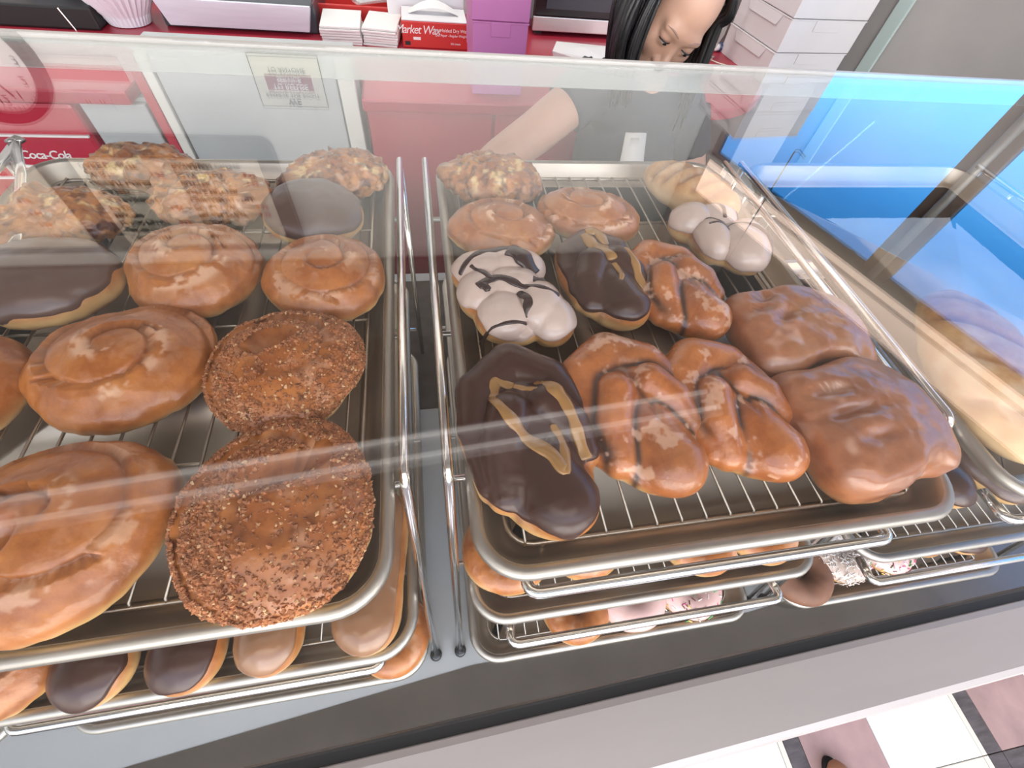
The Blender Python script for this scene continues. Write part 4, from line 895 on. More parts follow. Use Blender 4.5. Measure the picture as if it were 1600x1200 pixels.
# waxed paper carton with its print, white carton behind
wx = thing('wax_paper_box', 'red printed box of interfolded wax paper sheets beside the pink boxes', 'box', (0.053, 1.875, KZ))
MB().box(-0.112, 0.112, -0.07, 0.07, 0, 0.075).build('carton', M_waxred, wx, bevel=0.003)
MB().box(-0.110, 0.110, -0.068, 0.068, 0.0755, 0.078).build('top_card', M_white, wx)
pp = MB()
for i in range(9):
    a = math.pi*i/8; pp.V += [(-0.085+0.17*i/8, -0.012, 0.080+0.018*math.sin(a)), (-0.085+0.17*i/8, 0.030, 0.080+0.030*math.sin(a))]
for i in range(8): pp.F.append((2*i, 2*i+2, 2*i+3, 2*i+1))
pp.build('paper_sheet', M_paper, wx, smooth=True)
text('Market Wax', 0.034, M_letterwhite, wx, (-0.058, -0.0708, 0.052), shear=0.25, space=0.85)
text('Interfolded Dry Wax', 0.0135, M_letterwhite, wx, (0.055, -0.0708, 0.054))
text('Deli Paper - Regular Weight', 0.0095, M_letterwhite, wx, (0.055, -0.0708, 0.040))
text('500 sheets', 0.008, M_letterwhite, wx, (0.07, -0.0708, 0.017))
MB().box(-0.075, -0.050, -0.0712, -0.0700, 0.024, 0.032).build('print_mark', M_letterwhite, wx)
MB().lathe([(0, 0), (0.012, 0), (0.012, 0.001)], (0, 0, 0), 16)
MB().box(-0.104, -0.086, -0.0712, -0.0700, 0.008, 0.019).build('print_mark', M_black, wx)
carton('white_carton', 'white carton standing behind the red wax paper box', -0.105, 0.165, 1.955, 2.14, KZ, -0.03, M_white, None)
# napkins
def stack_of_napkins(label, x, y, w_, rz):
    t = thing('napkin_stack', label, 'napkins', (x, y, KZ), rz, 'folded napkin stacks on the back counter')
    z = 0
    for k in range(7):
        dx, dy = random.uniform(-.003, .003), random.uniform(-.003, .003)
        MB().box(-w_/2+dx, w_/2+dx, -0.08+dy, 0.09+dy, z, z+0.0062).build('napkin', M_paper, t, bevel=0.0018); z += 0.0072
stack_of_napkins('stack of folded white napkins beside the counter machine', -0.262, 1.88, 0.130, 0.02)
stack_of_napkins('stack of folded white napkins next to the red wax paper box', -0.125, 1.88, 0.115, -0.12)
ut = thing('wrapped_cutlery', 'clear wrapped plastic cutlery bundle lying behind the napkin stacks', 'cutlery', (-0.14, 2.06, KZ+0.055), 0.5)
for k in range(3): MB().tube([(-0.08, 0.012*k-0.012, 0.006), (0.05, 0.012*k-0.012, 0.010), (0.09, 0.012*k-0.012, 0.012)], [0.004, 0.004, 0.009], 8, flat=0.5).build('plastic_knife', M_white, ut, smooth=True)
MB().box(-0.095, 0.11, -0.024, 0.024, 0.0, 0.018).build('wrapper', M_bag, ut, bevel=0.006)
rt = thing('red_tray', 'red plastic tray behind the napkins, at the upper picture edge', 'tray', (-0.22, 2.08, KZ))
MB().box(-0.14, 0.20, -0.075, 0.09, 0.0, 0.006).build('base', M_waxred, rt)
for (a, b, c, d) in ((-0.14, 0.20, -0.085, -0.075), (-0.14, 0.20, 0.09, 0.10), (-0.15, -0.14, -0.085, 0.10), (0.20, 0.21, -0.085, 0.10)): MB().box(a, b, c, d, 0, 0.055).build('side', M_waxred, rt, bevel=0.002)
# counter machine: dark enamel body with a wire grille on top and an aluminium front
gm = thing('counter_machine', 'dark grey counter machine with a ribbed top and bright aluminium front strip', 'machine', (-0.585, 1.98, KZ))
MB().add([(-0.215, -0.125, 0.012), (0.215, -0.125, 0.012), (0.235, -0.135, 0.085), (-0.235, -0.135, 0.085), (-0.215, -0.10, 0.012), (0.215, -0.10, 0.012), (0.235, -0.10, 0.085), (-0.235, -0.10, 0.085)],
         [(0, 1, 2, 3), (5, 4, 7, 6), (4, 0, 3, 7), (1, 5, 6, 2), (3, 2, 6, 7), (4, 5, 1, 0)]).build('front_strip', M_alu, gm, bevel=0.002)
MB().box(-0.24, 0.24, -0.10, 0.19, 0.0, 0.086).build('body', M_dkgrey, gm, bevel=0.006)
MB().add([(-0.238, -0.128, 0.086), (0.238, -0.128, 0.086), (0.238, 0.19, 0.150), (-0.238, 0.19, 0.150), (-0.238, -0.128, 0.080), (0.238, -0.128, 0.080), (0.238, 0.19, 0.08), (-0.238, 0.19, 0.08)],
         [(0, 1, 2, 3), (7, 6, 5, 4), (4, 5, 1, 0), (5, 6, 2, 1), (6, 7, 3, 2), (7, 4, 0, 3)]).build('sloped_top', M_dkgrey, gm, bevel=0.003)
me_ = MB().tube([(0, -0.01, 0.113), (0, 0.17, 0.150)], 0.0022, 5).mesh('rib', M_tube, True)
for k in range(44): link('rib', me_, gm, (-0.205+0.41*k/43, 0, 0))
for x in (-0.20, 0.20): MB().lathe([(0, 0), (0.015, 0), (0.015, 0.004), (0, 0.004)], (x, -0.07, -0.0), 12).build('foot', M_black, gm)
# fluted paper cups
def fluted(label, x, y, r, h, rz, n=4, z=KZ, tilt=0.0):
    t = thing('paper_liner_stack', label, 'paper cups', (x, y, z), rz, 'fluted paper liners on the back counter'); t.rotation_euler = (tilt, 0, rz)
    for k in range(n):
        wob = lambda i, j: 0.040*(1 if j % 2 else -1)*min(1, i/3)
        o = MB().lathe([(0.0, 0.002), (r*0.52, 0.002), (r*0.60, h*0.3), (r*0.80, h*0.65), (r, h), (r*0.975, h), (r*0.78, h*0.66), (r*0.58, h*0.31), (r*0.5, 0.004), (0, 0.004)], (0, 0, k*0.007), 72, wob).build('liner', M_filter, t, smooth=False)
fluted('nested white fluted paper liners on the counter left of the machine', -0.935, 1.90, 0.115, 0.095, 0.0, 4)
fluted('nested white fluted paper liners at the upper left picture corner', -1.135, 1.93, 0.105, 0.085, 0.4, 3, KZ+0.06)
bx = thing('black_bin', 'black open bin under the left paper liners', 'bin', (-1.16, 1.98, KZ))
MB().box(-0.15, 0.17, -0.17, 0.18, 0, 0.058).build('body', M_black, bx, bevel=0.006)
MB().tube([(0.10, -0.172, 0.0), (0.085, -0.172, 0.055)], 0.003, 8).build('bright_edge', M_tube, bx)
# microwave
mw = thing('microwave_oven', 'black microwave with a stainless lower strip behind the worker', 'microwave', (0.665, 2.06, KZ))
MB().box(-0.23, 0.27, -0.055, 0.13, 0.012, 0.28).build('case', M_blackgloss, mw, bevel=0.005)
MB().box(-0.23, 0.27, -0.066, -0.056, 0.014, 0.060).build('steel_strip', M_steel, mw, bevel=0.003)
md_ = MB().box(-0.228, 0.15, -0.066, -0.056, 0.062, 0.278).build('door', M_blackgloss, mw, bevel=0.003)
MB().box(-0.185, 0.11, -0.0685, -0.0655, 0.085, 0.255).build('door_window', M_dkgrey, md_)
cp_ = MB().box(0.154, 0.268, -0.066, -0.056, 0.062, 0.278).build('control_panel', M_blackgloss, mw, bevel=0.003)
for r_ in range(4):
    for c_ in range(3): MB().box(0.170+c_*0.03, 0.192+c_*0.03, -0.0685, -0.0655, 0.085+r_*0.03, 0.105+r_*0.03).build('button', M_greydoor, cp_)
for x in (-0.2, 0.24): MB().box(x-0.015, x+0.015, -0.04, 0.0, 0, 0.013).build('foot', M_black, mw)
# paper plate / sheet, jacket
pl = thing('paper_bag', 'flat white paper bag lying on the red counter behind the worker', 'paper bag', (0.59, 1.80, KZ), -0.1)
MB().add([(-0.11, -0.02, 0.0), (0.10, -0.05, 0.0), (0.12, 0.06, 0.0), (-0.09, 0.07, 0.0), (-0.115, -0.02, 0.016), (0.10, -0.05, 0.010), (0.12, 0.06, 0.022), (-0.09, 0.07, 0.020), (0.0, -0.045, 0.004), (0.0, 0.0, 0.030)],
         [(3, 2, 1, 0), (4, 5, 9), (5, 6, 9), (6, 7, 9), (7, 4, 9), (0, 8, 4), (8, 1, 5), (4, 8, 5), (1, 2, 6, 5), (2, 3, 7, 6), (3, 0, 4, 7)]).build('paper', M_paper, pl)
# white box stacks on a low stand by the counter end
sd = thing('box_stand', 'plain grey stand under the tall stack of white boxes', 'stand', (1.40, 1.80, FZ), math.radians(6))
MB().box(-0.105, 0.125, -0.135, 0.135, 0.03, KZ-0.002-FZ).build('body', M_carton, sd, bevel=0.004)
MB().box(-0.095, 0.115, -0.12, 0.12, 0.0, 0.03).build('plinth', M_black, sd)
BXR = math.radians(6)
for k in range(9):
    z0 = KZ+0.098*k; dx = random.uniform(-.004, .004); dy = random.uniform(-.004, .004)
    pos = ['at the bottom of', 'second from the bottom of', 'third from the bottom of', 'fourth from the bottom of', 'middle one of', 'fourth from the top of', 'third from the top of', 'second from the top of', 'topmost of'][k]
    t = carton('white_box', 'white pastry box, %s the tall white stack by the window' % pos, 1.235+dx, 1.555+dx, 1.645+dy, 1.945+dy, z0, z0+0.097, M_whitepink, 'white boxes in the tall stack', rz=BXR)
    MB().add([(-0.162, 0.10, 0.092), (-0.162, -0.10, 0.092), (-0.1655, -0.085, 0.062), (-0.1655, 0.085, 0.062), (-0.160, 0.10, 0.092), (-0.160, -0.10, 0.092), (-0.1635, -0.085, 0.062), (-0.1635, 0.085, 0.062)],
             [(0, 1, 2, 3), (7, 6, 5, 4), (0, 4, 5, 1), (1, 5, 6, 2), (2, 6, 7, 3), (3, 7, 4, 0)]).build('side_flap', M_whitepink, t)
for k in range(8):
    z0 = KZ+0.085*k
    pos = ['bottom one', 'second up', 'third up', 'fourth up', 'fifth up', 'sixth up', 'seventh up', 'topmost one'][k]
    carton('grey_carton', 'greyish carton in the stack behind the hanging yellow bag, %s' % pos, 1.18, 1.48, 2.02, 2.185, z0, z0+0.084, M_carton, 'greyish cartons behind the white stack')
# hanging bag of yellow straws, navy capped tube, string
yb = thing('straw_bag', 'knotted clear bag of yellow sticks hanging by the worker\'s hair', 'bag', (1.11, 1.86, -0.235))
sv = MB().lathe([(0.0, 0.0), (0.018, 0.002), (0.030, 0.03), (0.036, 0.075), (0.028, 0.13), (0.014, 0.165), (0.007, 0.185), (0.012, 0.205), (0.018, 0.222)], (0, 0, 0), 18, lambda i, j: 0.06*math.sin(j*2.3+i)).build('bag', M_bag, yb, smooth=True)
for k in range(14):
    a = k*2.4; r_ = 0.004+0.0013*k
    MB().tube([(r_*math.cos(a), r_*math.sin(a), 0.008), (r_*0.9*math.cos(a+.3), r_*0.9*math.sin(a+.3), 0.12+0.002*(k % 4))], 0.0045, 7).build('stick', M_yellow, yb, smooth=True)
MB().tube([(0, 0, 0.185), (0.012, 0, 0.24), (0.03, 0.01, 0.40)], 0.0022, 6).build('tie', M_paper, yb)
yb.rotation_euler = (0, 0.18, 0)
mk = thing('marker', 'navy tube with a white cap lying on the counter below the yellow bag', 'marker', (1.205, 1.93, KZ+0.0155), 0.3)
MB().tube([(0, 0, 0), (0.06, 0, 0)], 0.015, 14).build('body', M_navy, mk, smooth=True); MB().tube([(-0.022, 0, 0), (-0.001, 0, 0)], 0.012, 14).build('cap', M_white, mk, smooth=True)
sg_ = [(1.06, 1.86), (1.11, 1.875), (1.16, 1.86), (1.13, 1.83), (1.15, 1.80), (1.19, 1.77), (1.17, 1.74)]
tag(MB().tube([(x, y, KZ+0.003) for x, y in sg_], 0.0022, 6).build('string', M_thread, None, smooth=True), 'thin cream string curling on the red counter end', 'string')
# hooked wire hanging by the window
tag(MB().tube([(1.545, 1.60, CZ), (1.545, 1.60, 0.72), (1.545, 1.60, 0.66), (1.552, 1.588, 0.652), (1.575, 1.56, 0.668)], 0.0028, 6).build('hanging_wire', M_wiredark, None, smooth=True), 'thin dark hooked wire hanging from the ceiling beside the white boxes', 'wire')
# tongs by the left pan
tg = thing('serving_tongs', 'chrome serving tongs leaning at the back left of the left pan', 'tongs', (-0.505, 0.50, 0.008), 0.25)
for s in (-1, 1): MB().tube([(0.0, 0.10, 0.012), (s*0.016, 0.02, 0.010), (s*0.028, -0.10, 0.008), (s*0.022, -0.16, 0.006)], [0.006, 0.006, 0.006, 0.011], 8, flat=0.35).build('arm', M_tube, tg, smooth=True)
MB().tube([(-0.006, 0.10, 0.012), (0, 0.112, 0.012), (0.006, 0.10, 0.012)], 0.006, 8, flat=0.5).build('hinge', M_tube, tg, smooth=True)
# ------------------------------------------------------------------ on the back wall (seen mirrored in the glass)
WY = 2.2
sg = thing('refusal_sign', 'cream sign with dark border reading we reserve the right to refuse service, on the wall', 'sign', (-0.565, WY, 0.60))
sb_ = MB().box(-0.142, 0.142, -0.006, -0.0005, 0, 0.205).build('board', M_cream, sg, bevel=0.001)
for (a, b, c, d) in ((-0.139, 0.139, 0.002, 0.005), (-0.139, 0.139, 0.200, 0.203), (-0.139, -0.136, 0.002, 0.203), (0.136, 0.139, 0.002, 0.203)): MB().box(a, b, -0.0072, -0.0058, c, d).build('border', M_letterblack, sb_)
MB().box(-0.094, 0.094, -0.0072, -0.0058, 0.076, 0.136).build('red_band', M_maroon, sb_)
text('WE', 0.034, M_letterblack, sb_, (0.0, -0.0070, 0.180), bold=0.0012)
text('RESERVE THE RIGHT', 0.0245, M_letterblack, sb_, (0, -0.0070, 0.153))
text('TO REFUSE', 0.029, M_letterwhite, sb_, (0, -0.0078, 0.121), bold=0.0008)
text('SERVICE', 0.027, M_letterwhite, sb_, (0, -0.0078, 0.093), bold=0.0008)
text('TO ANYONE', 0.026, M_letterblack, sb_, (0, -0.0070, 0.058))
ckk = thing('wall_clock', 'round black rimmed wall clock mirrored at the left of the glass', 'clock', (-1.69, WY, 0.66))
def disc(r0, r1, y0, y1, m, name, par):
    o = MB().lathe([(r0, 0), (r1, 0), (r1, y1-y0), (r0, y1-y0)], (0, 0, 0), 56).build(name, m, par, smooth=False); o.rotation_euler = (math.pi/2, 0, 0); o.location = (0, y1, 0); return o
disc(0.0, 0.190, -0.012, -0.002, M_clockface, 'face', ckk); disc(0.185, 0.225, -0.040, -0.001, M_clockrim, 'rim', ckk)
for k in range(1, 13):
    a = math.radians(90-30*k); text(str(k), 0.046, M_letterblack, ckk, (0.140*math.cos(a), -0.0125, 0.140*math.sin(a)))
for k in range(60):
    a = math.radians(6*k); MB().tube([(0.172*math.cos(a), -0.0122, 0.172*math.sin(a)), (0.180*math.cos(a), -0.0122, 0.180*math.sin(a))], 0.0013, 4).build('minute_mark', M_letterblack, ckk)
MB().tube([(-0.02, -0.016, -0.02), (0.05, -0.016, 0.13)], 0.003, 6).build('minute_hand', M_letterblack, ckk); MB().tube([(-0.05, -0.015, 0.02), (0.055, -0.015, -0.025)], 0.004, 6).build('hour_hand', M_letterblack, ckk)
ol = thing('wall_outlet', 'double socket wall outlet between the clock and the menu board', 'outlet', (-1.36, WY, 0.80))
MB().box(-0.06, 0.06, -0.006, -0.0005, -0.035, 0.035).build('plate', M_white, ol, bevel=0.002)
for x in (-0.026, 0.026):
    so_ = MB().box(x-0.017, x+0.017, -0.009, -0.0055, -0.014, 0.014).build('socket', M_paper, ol, bevel=0.003)
    for d in (-0.006, 0.006): MB().box(x+d-0.0015, x+d+0.0015, -0.0096, -0.0085, -0.004, 0.007).build('slot', M_letterblack, so_)
nt_ = thing('wall_notice', 'pale wall notice with a pink lower half, right of the clock', 'notice', (-1.33, WY, 0.64))
MB().box(-0.16, 0.14, -0.004, -0.0005, 0.0, 0.03).build('white_part', M_paper, nt_); MB().box(-0.16, 0.14, -0.004, -0.0005, 0.031, 0.085).build('pink_part', mat('pink paper', (0.72, 0.36, 0.36), 0.8), nt_)
pc = thing('wall_picture', 'small picture card above the refusal sign with blurred blue and orange colours', 'picture', (-0.90, WY, 0.50))
MB().box(-0.055, 0.055, -0.006, -0.0005, 0.0, 0.075).build('card', mat('blue printed card', (0.22, 0.32, 0.45), 0.5, var=0.5, vscale=16), pc); MB().box(-0.05, 0.05, -0.0075, -0.0058, 0.05, 0.070).build('sunset_band', mat('orange printed band', (0.62, 0.38, 0.22), 0.5, var=0.4, vscale=20), pc)
vt = thing('wall_vent', 'dark grey louvred vent panel beside the picture card', 'vent', (-0.62, WY, 0.47))
MB().box(-0.21, 0.24, -0.012, -0.0005, 0.0, 0.105).build('frame', M_dkgrey, vt, bevel=0.003)
for k in range(6): MB().box(-0.20, 0.23, -0.018, -0.011, 0.010+k*0.015, 0.018+k*0.015).build('slat', M_greydoor, vt)
# menu board: dark rounded frame, two beige panels with lettering
mn = thing('menu_board', 'dark framed menu board with two beige price panels high on the wall', 'menu board', (-1.50, WY-0.01, 0.93))
MB().add([(x, y, z) for y in (-0.045, 0.0) for x, z in [(p[0], p[1]) for p in rrect(-0.95, 0.78, 0.0, 0.60, 0.05, 5)]],
         [tuple(range(23, -1, -1)), tuple(range(24, 48))]+[(k, (k+1) % 24, 24+(k+1) % 24, 24+k) for k in range(24)]).build('frame', M_dkgrey, mn)
pr_ = MB().box(-0.085, 0.700, -0.052, -0.044, 0.085, 0.555).build('price_panel', M_menu, mn); pl_ = MB().box(-0.90, -0.24, -0.052, -0.044, 0.12, 0.555).build('price_panel', M_menu, mn)
LFT = [('CAKE DONUT', ''), ('TWIST', '1.85'), ('DONUT HOLES', ''), ('GLAZED', ''), ('OLD FASHION', ''), ('CAKE', '1.85'), ('MUFFIN', ''), ('LARGE FILLED', '2.25'), ('LARGE CAKE', ''), ('CROISSANT', '2.50')]
RGT = [('BAVARIAN CREME', ''), ('JELLY FILLED', '2.25'), ('BUTTER MILK', '1.95'), ('APPLE FRITTER', ''), ('CINNAMON ROLL', ''), ('BEAR CLAW', '2.25'), ('PECAN TWIST', '2.25'), ('COOKIE', ''), ('TIGER TAIL', ''), ('BAGEL', '2.00')]
for col, x0, pr in ((LFT, -0.06, 0.20), (RGT, 0.32, 0.60)):
    for i, (a, b) in enumerate(col):
        z = 0.115+0.043*i
        text(a, 0.036, M_letterblack, pr_, (x0, -0.0535, z), align='LEFT', bold=0.0012)
        if b: text(b, 0.034, M_letterred, pr_, (pr+0.01, -0.0535, z), align='LEFT', bold=0.0008)
for i, (a, b) in enumerate((('COFFEE', '1.50'), ('MILK', '1.75'), ('JUICE', '2.00'), ('TEA', '1.50'), ('SODA', '1.50'), ('WATER', '1.25'))):
    text(a, 0.034, M_letterblack, pl_, (-0.86, -0.0535, 0.16+0.065*i), align='LEFT'); text(b, 0.032, M_letterred, pl_, (-0.42, -0.0535, 0.16+0.065*i), align='LEFT')
# shoe toe on the tiles
sh = thing('tan_shoe', 'toe of a tan leather shoe on the pink tile at the bottom edge', 'shoe', (0.985, -0.50, FZ))
def shf(P): return flat(smin(ell(P, (0, 0.03, 0.03), (0.045, 0.09, 0.036)), ell(P, (0, -0.10, 0.045), (0.038, 0.09, 0.055)), 0.03), P, 0.008, 0.008)
P, Fc = star(shf, (0, -0.02, 0.03), (0.5, 1.2, 0.5), 4); link('upper', mesh('upper', P, Fc, M_shoe), sh)
def shs(P): return np.maximum(np.abs(P[:, 2]-0.006)-0.006, np.hypot(P[:, 0]/0.045, (P[:, 1]+0.02)/0.145)*0.05-0.05)
P, Fc = star(shs, (0, -0.02, 0.006), (0.5, 1.4, 0.12), 4); link('sole', mesh('sole', P, Fc, M_black), sh)
# ------------------------------------------------------------------ the worker behind the case
EY = Vector((0.560, 1.048, 0.034))
hf = Vector((-0.10, -0.85, -0.50)).normalized(); hr = Vector((0.943, 0.076, -0.32)); hr = (hr-hf*hr.dot(hf)).normalized(); hu = hr.cross(-hf).normalized()
HC = EY-hf*0.078-hu*0.004
MH = Matrix(((hr.x, -hf.x, hu.x, HC.x), (hr.y, -hf.y, hu.y, HC.y), (hr.z, -hf.z, hu.z, HC.z), (0, 0, 0, 1)))   # local: x her left, y backwards, z up
def head_fn(P):
    d = ell(P, (0, 0.012, 0.035), (0.076, 0.098, 0.088))
    d = smin(d, ell(P, (0, -0.020, -0.030), (0.064, 0.070, 0.085)), 0.03)
    d = smin(d, ell(P, (0, -0.050, -0.088), (0.034, 0.034, 0.028)), 0.03)                       # chin
    for s in (-1, 1):
        d = smin(d, ell(P, (s*0.043, -0.058, -0.030), (0.026, 0.022, 0.026)), 0.022)            # cheeks
        d = smin(d, ell(P, (s*0.026, -0.079, 0.020), (0.024, 0.010, 0.008)), 0.022)             # brow
        d = -smin(-d, ell(P, (s*0.032, -0.101, -0.001), (0.019, 0.013, 0.012)), 0.010)          # eye socket
        d = smin(d, ell(P, (s*0.032, -0.076, 0.003), (0.018, 0.0145, 0.0115)), 0.004)           # upper lid
        d = smin(d, ell(P, (s*0.031, -0.076, -0.010), (0.016, 0.012, 0.006)), 0.006)            # lower lid
        d = smin(d, ell(P, (s*0.013, -0.092, -0.047), (0.010, 0.013, 0.009)), 0.006)            # nostril wing
        d = smin(d, ell(P, (s*0.078, 0.012, -0.008), (0.010, 0.018, 0.030)), 0.006)             # ear
    d = smin(d, cap(P, [(0, -0.080, 0.006), (0, -0.092, -0.022), (0, -0.104, -0.042)], [0.006, 0.009, 0.0125]), 0.012)   # nose
    d = smin(d, ell(P, (0, -0.084, -0.066), (0.025, 0.012, 0.006)), 0.004)
    d = smin(d, ell(P, (0, -0.081, -0.077), (0.021, 0.011, 0.006)), 0.004)
    return d
wk = thing('person', 'shop worker with long black hair and dark shirt bending down behind the case', 'person', (0.58, 1.27, FZ))
wo = Vector((0.58, 1.27, FZ))
Ph, Fh = star(head_fn, (0, 0, -0.01), (0.8, 1, 1.1), 6, 0.25)
head_w = np.array([(MH @ Vector(p))-wo for p in Ph])
body = MB()
def limb(pts, rad, n=16):
    body.tube([Vector(p)-wo for p in bend(pts, 0.03, 4)] if len(pts) > 2 else [Vector(p)-wo for p in pts], rad, n, flat=1.0)
def limb2(pts, rads, n=14, flat_=1.0):
    Q = []; R = []
    P_ = [Vector(p) for p in pts]
    for i in range(len(P_)-1):
        for k in range(6):
            u = k/6; p0 = P_[max(i-1, 0)]; p1 = P_[i]; p2 = P_[i+1]; p3 = P_[min(i+2, len(P_)-1)]
            Q.append(0.5*(2*p1+(p2-p0)*u+(2*p0-5*p1+4*p2-p3)*u*u+(3*p1-p0-3*p2+p3)*u**3)-wo); R.append(rads[i]*(1-u)+rads[i+1]*u)
    Q.append(P_[-1]-wo); R.append(rads[-1]); return Q, R
NB = Vector((0.575, 1.165, -0.115))          # base of the neck
SR = Vector((0.425, 1.135, -0.085)); SL = Vector((0.745, 1.215, -0.170)); HP = Vector((0.58, 1.235, -0.50))
ER = Vector((0.130, 0.985, -0.245)); WRr = Vector((0.105, 0.93, -0.46)); EL_ = Vector((0.82, 1.13, -0.40)); WL = Vector((0.74, 0.98, -0.52))
def shells(grow=0.0, arms=True, only_top=False):
    S = []
    S.append(limb2([HC+hu*-0.05+hf*-0.02, NB+Vector((0, 0.005, 0.04)), NB, NB+Vector((0, 0.02, -0.05))], [0.052, 0.050, 0.056, 0.075]))
    S.append(limb2([NB+Vector((0, 0.01, -0.005)), (NB*0.6+HP*0.4), (NB*0.25+HP*0.75), HP, HP+Vector((0, 0, -0.06))], [0.085, 0.135, 0.125, 0.140, 0.125]))
    S.append(limb2([SR+Vector((0.01, 0, 0)), NB+Vector((-0.06, 0.0, -0.035)), NB+Vector((0.06, 0.0, -0.040)), SL+Vector((-0.01, 0, 0))], [0.052, 0.070, 0.070, 0.052]))
    for s, e, w_ in ((SR, ER, WRr), (SL, EL_, WL)):
        S.append(limb2([s, (s+e)/2, e, (e+w_)/2, w_], [0.055, 0.052, 0.046, 0.038, 0.027]))
        d = (w_-e).normalized(); side = d.cross(Vector((0, 0, 1))).normalized()
        S.append(limb2([w_, w_+d*0.05, w_+d*0.085], [0.026, 0.036, 0.030]))
        for k, (o_, ln) in enumerate(((-0.027, 0.062), (-0.009, 0.072), (0.009, 0.068), (0.026, 0.052))):
            b0 = w_+d*0.080+side*o_; cu = Vector((0, 0.0, -0.012))
            S.append(limb2([b0-d*0.02, b0+d*ln*0.5, b0+d*ln*0.8+cu, b0+d*ln+cu*2], [0.0095, 0.009, 0.0085, 0.007]))
        tb = w_+d*0.03-side*0.026
        S.append(limb2([tb, tb+d*0.03-side*0.020, tb+d*0.060-side*0.022], [0.013, 0.011, 0.008]))
    for s in (-1, 1):
        hp = HP+Vector((s*0.075, 0.0, -0.03)); kn = Vector((0.58+s*0.09, 1.15, FZ+0.40)); an = Vector((0.58+s*0.085, 1.27, FZ+0.075))
        S.append(limb2([hp, (hp+kn)/2, kn, (kn*0.6+an*0.4), an], [0.095, 0.078, 0.056, 0.055, 0.036]))
        S.append(limb2([an, an+Vector((0, -0.05, -0.035)), an+Vector((0, -0.14, -0.05))], [0.036, 0.035, 0.024]))
    return S
for Q, R in shells(): body.tube(Q, R, 16)
bme = body.mesh('body_base', None, True)
tmp = bpy.data.objects.new('body_base', bme); C.objects.link(tmp)
md = tmp.modifiers.new('r', 'REMESH'); md.mode = 'VOXEL'; md.voxel_size = 0.0065; md.use_smooth_shade = True
md2 = tmp.modifiers.new('s', 'SMOOTH'); md2.iterations = 4; md2.factor = 0.5
dg = bpy.context.evaluated_depsgraph_get(); dg.update(); ev = tmp.evaluated_get(dg); m2 = ev.to_mesh()
bv = [v.co[:] for v in m2.vertices]; bf = [tuple(p.vertices) for p in m2.polygons]; ev.to_mesh_clear()
bpy.data.objects.remove(tmp)
nb = len(bv); allV = bv+[tuple(p) for p in head_w]; allF = bf+[tuple(i+nb for i in f) for f in Fh]
link('body', mesh('body', allV, allF, M_skin), wk)
def at_head(mb_V): return [tuple((MH @ Vector(v))-wo) for v in mb_V]
for s in (-1, 1):
    # the lids are nearly shut over the eye: only a dark slit with a little white shows
    mb = MB(); n = 12; Vv = []
    for i in range(n+1):
        t_ = i/n; x = s*0.032+(t_-0.5)*0.030; hh = 0.0030*math.sin(math.pi*t_)
        yb_ = -0.0925+0.010*(abs(t_-0.5)*2)**2*1.0
        Vv += [(x, yb_, -0.0035-hh*0.9-0.002*(t_-0.5)*s*0), (x, yb_-0.0012, -0.0035+hh*0.7)]
    mb.V = at_head(Vv); mb.F = [(2*i, 2*i+2, 2*i+3, 2*i+1) for i in range(n)]
    mb.build('eye', M_eyew, wk, smooth=True)
    q = MB().lathe([(0.0, 0.0008), (0.0030, 0.0006), (0.0044, 0.0)], (0, 0, 0), 14)
    q.V = at_head([(s*0.0315+v[0]*1.15, -0.0942-v[2], -0.0040+v[1]*0.62) for v in q.V]); q.build('iris', M_iris, wk, smooth=True)
    lid = MB().tube([(s*0.032+(k/8-0.5)*0.034, -0.0940+0.011*(abs(k/8-0.5)*2)**2, -0.0025+0.0026*math.sin(math.pi*k/8)) for k in range(9)], [0.0007, .0012, .0014, .0015, .0015, .0015, .0014, .0012, .0007], 6)
    lid.V = at_head(lid.V); lid.build('lashes', M_iris, wk, smooth=True)
    br = MB().tube([(s*(0.014+0.036*k/7), -0.0935+0.012*(k/7)**2, 0.0205+0.006*math.sin(math.pi*k/7*0.8)) for k in range(8)], [.0008, .0016, .0022, .0024, .0022, .0018, .0012, .0006], 6, flat=0.6)
    br.V = at_head(br.V); br.build('eyebrow', M_brow, wk, smooth=True)
lp = MB().tube([((k/8-0.5)*0.046, -0.0945+0.010*(abs(k/8-0.5)*2)**2, -0.0715-0.001*math.cos(k)) for k in range(9)], [.001, .003, .0042, .0046, .0044, .0046, .0042, .003, .001], 8)
lp.V = at_head(lp.V); lp.build('lips', M_lip, wk, smooth=True)
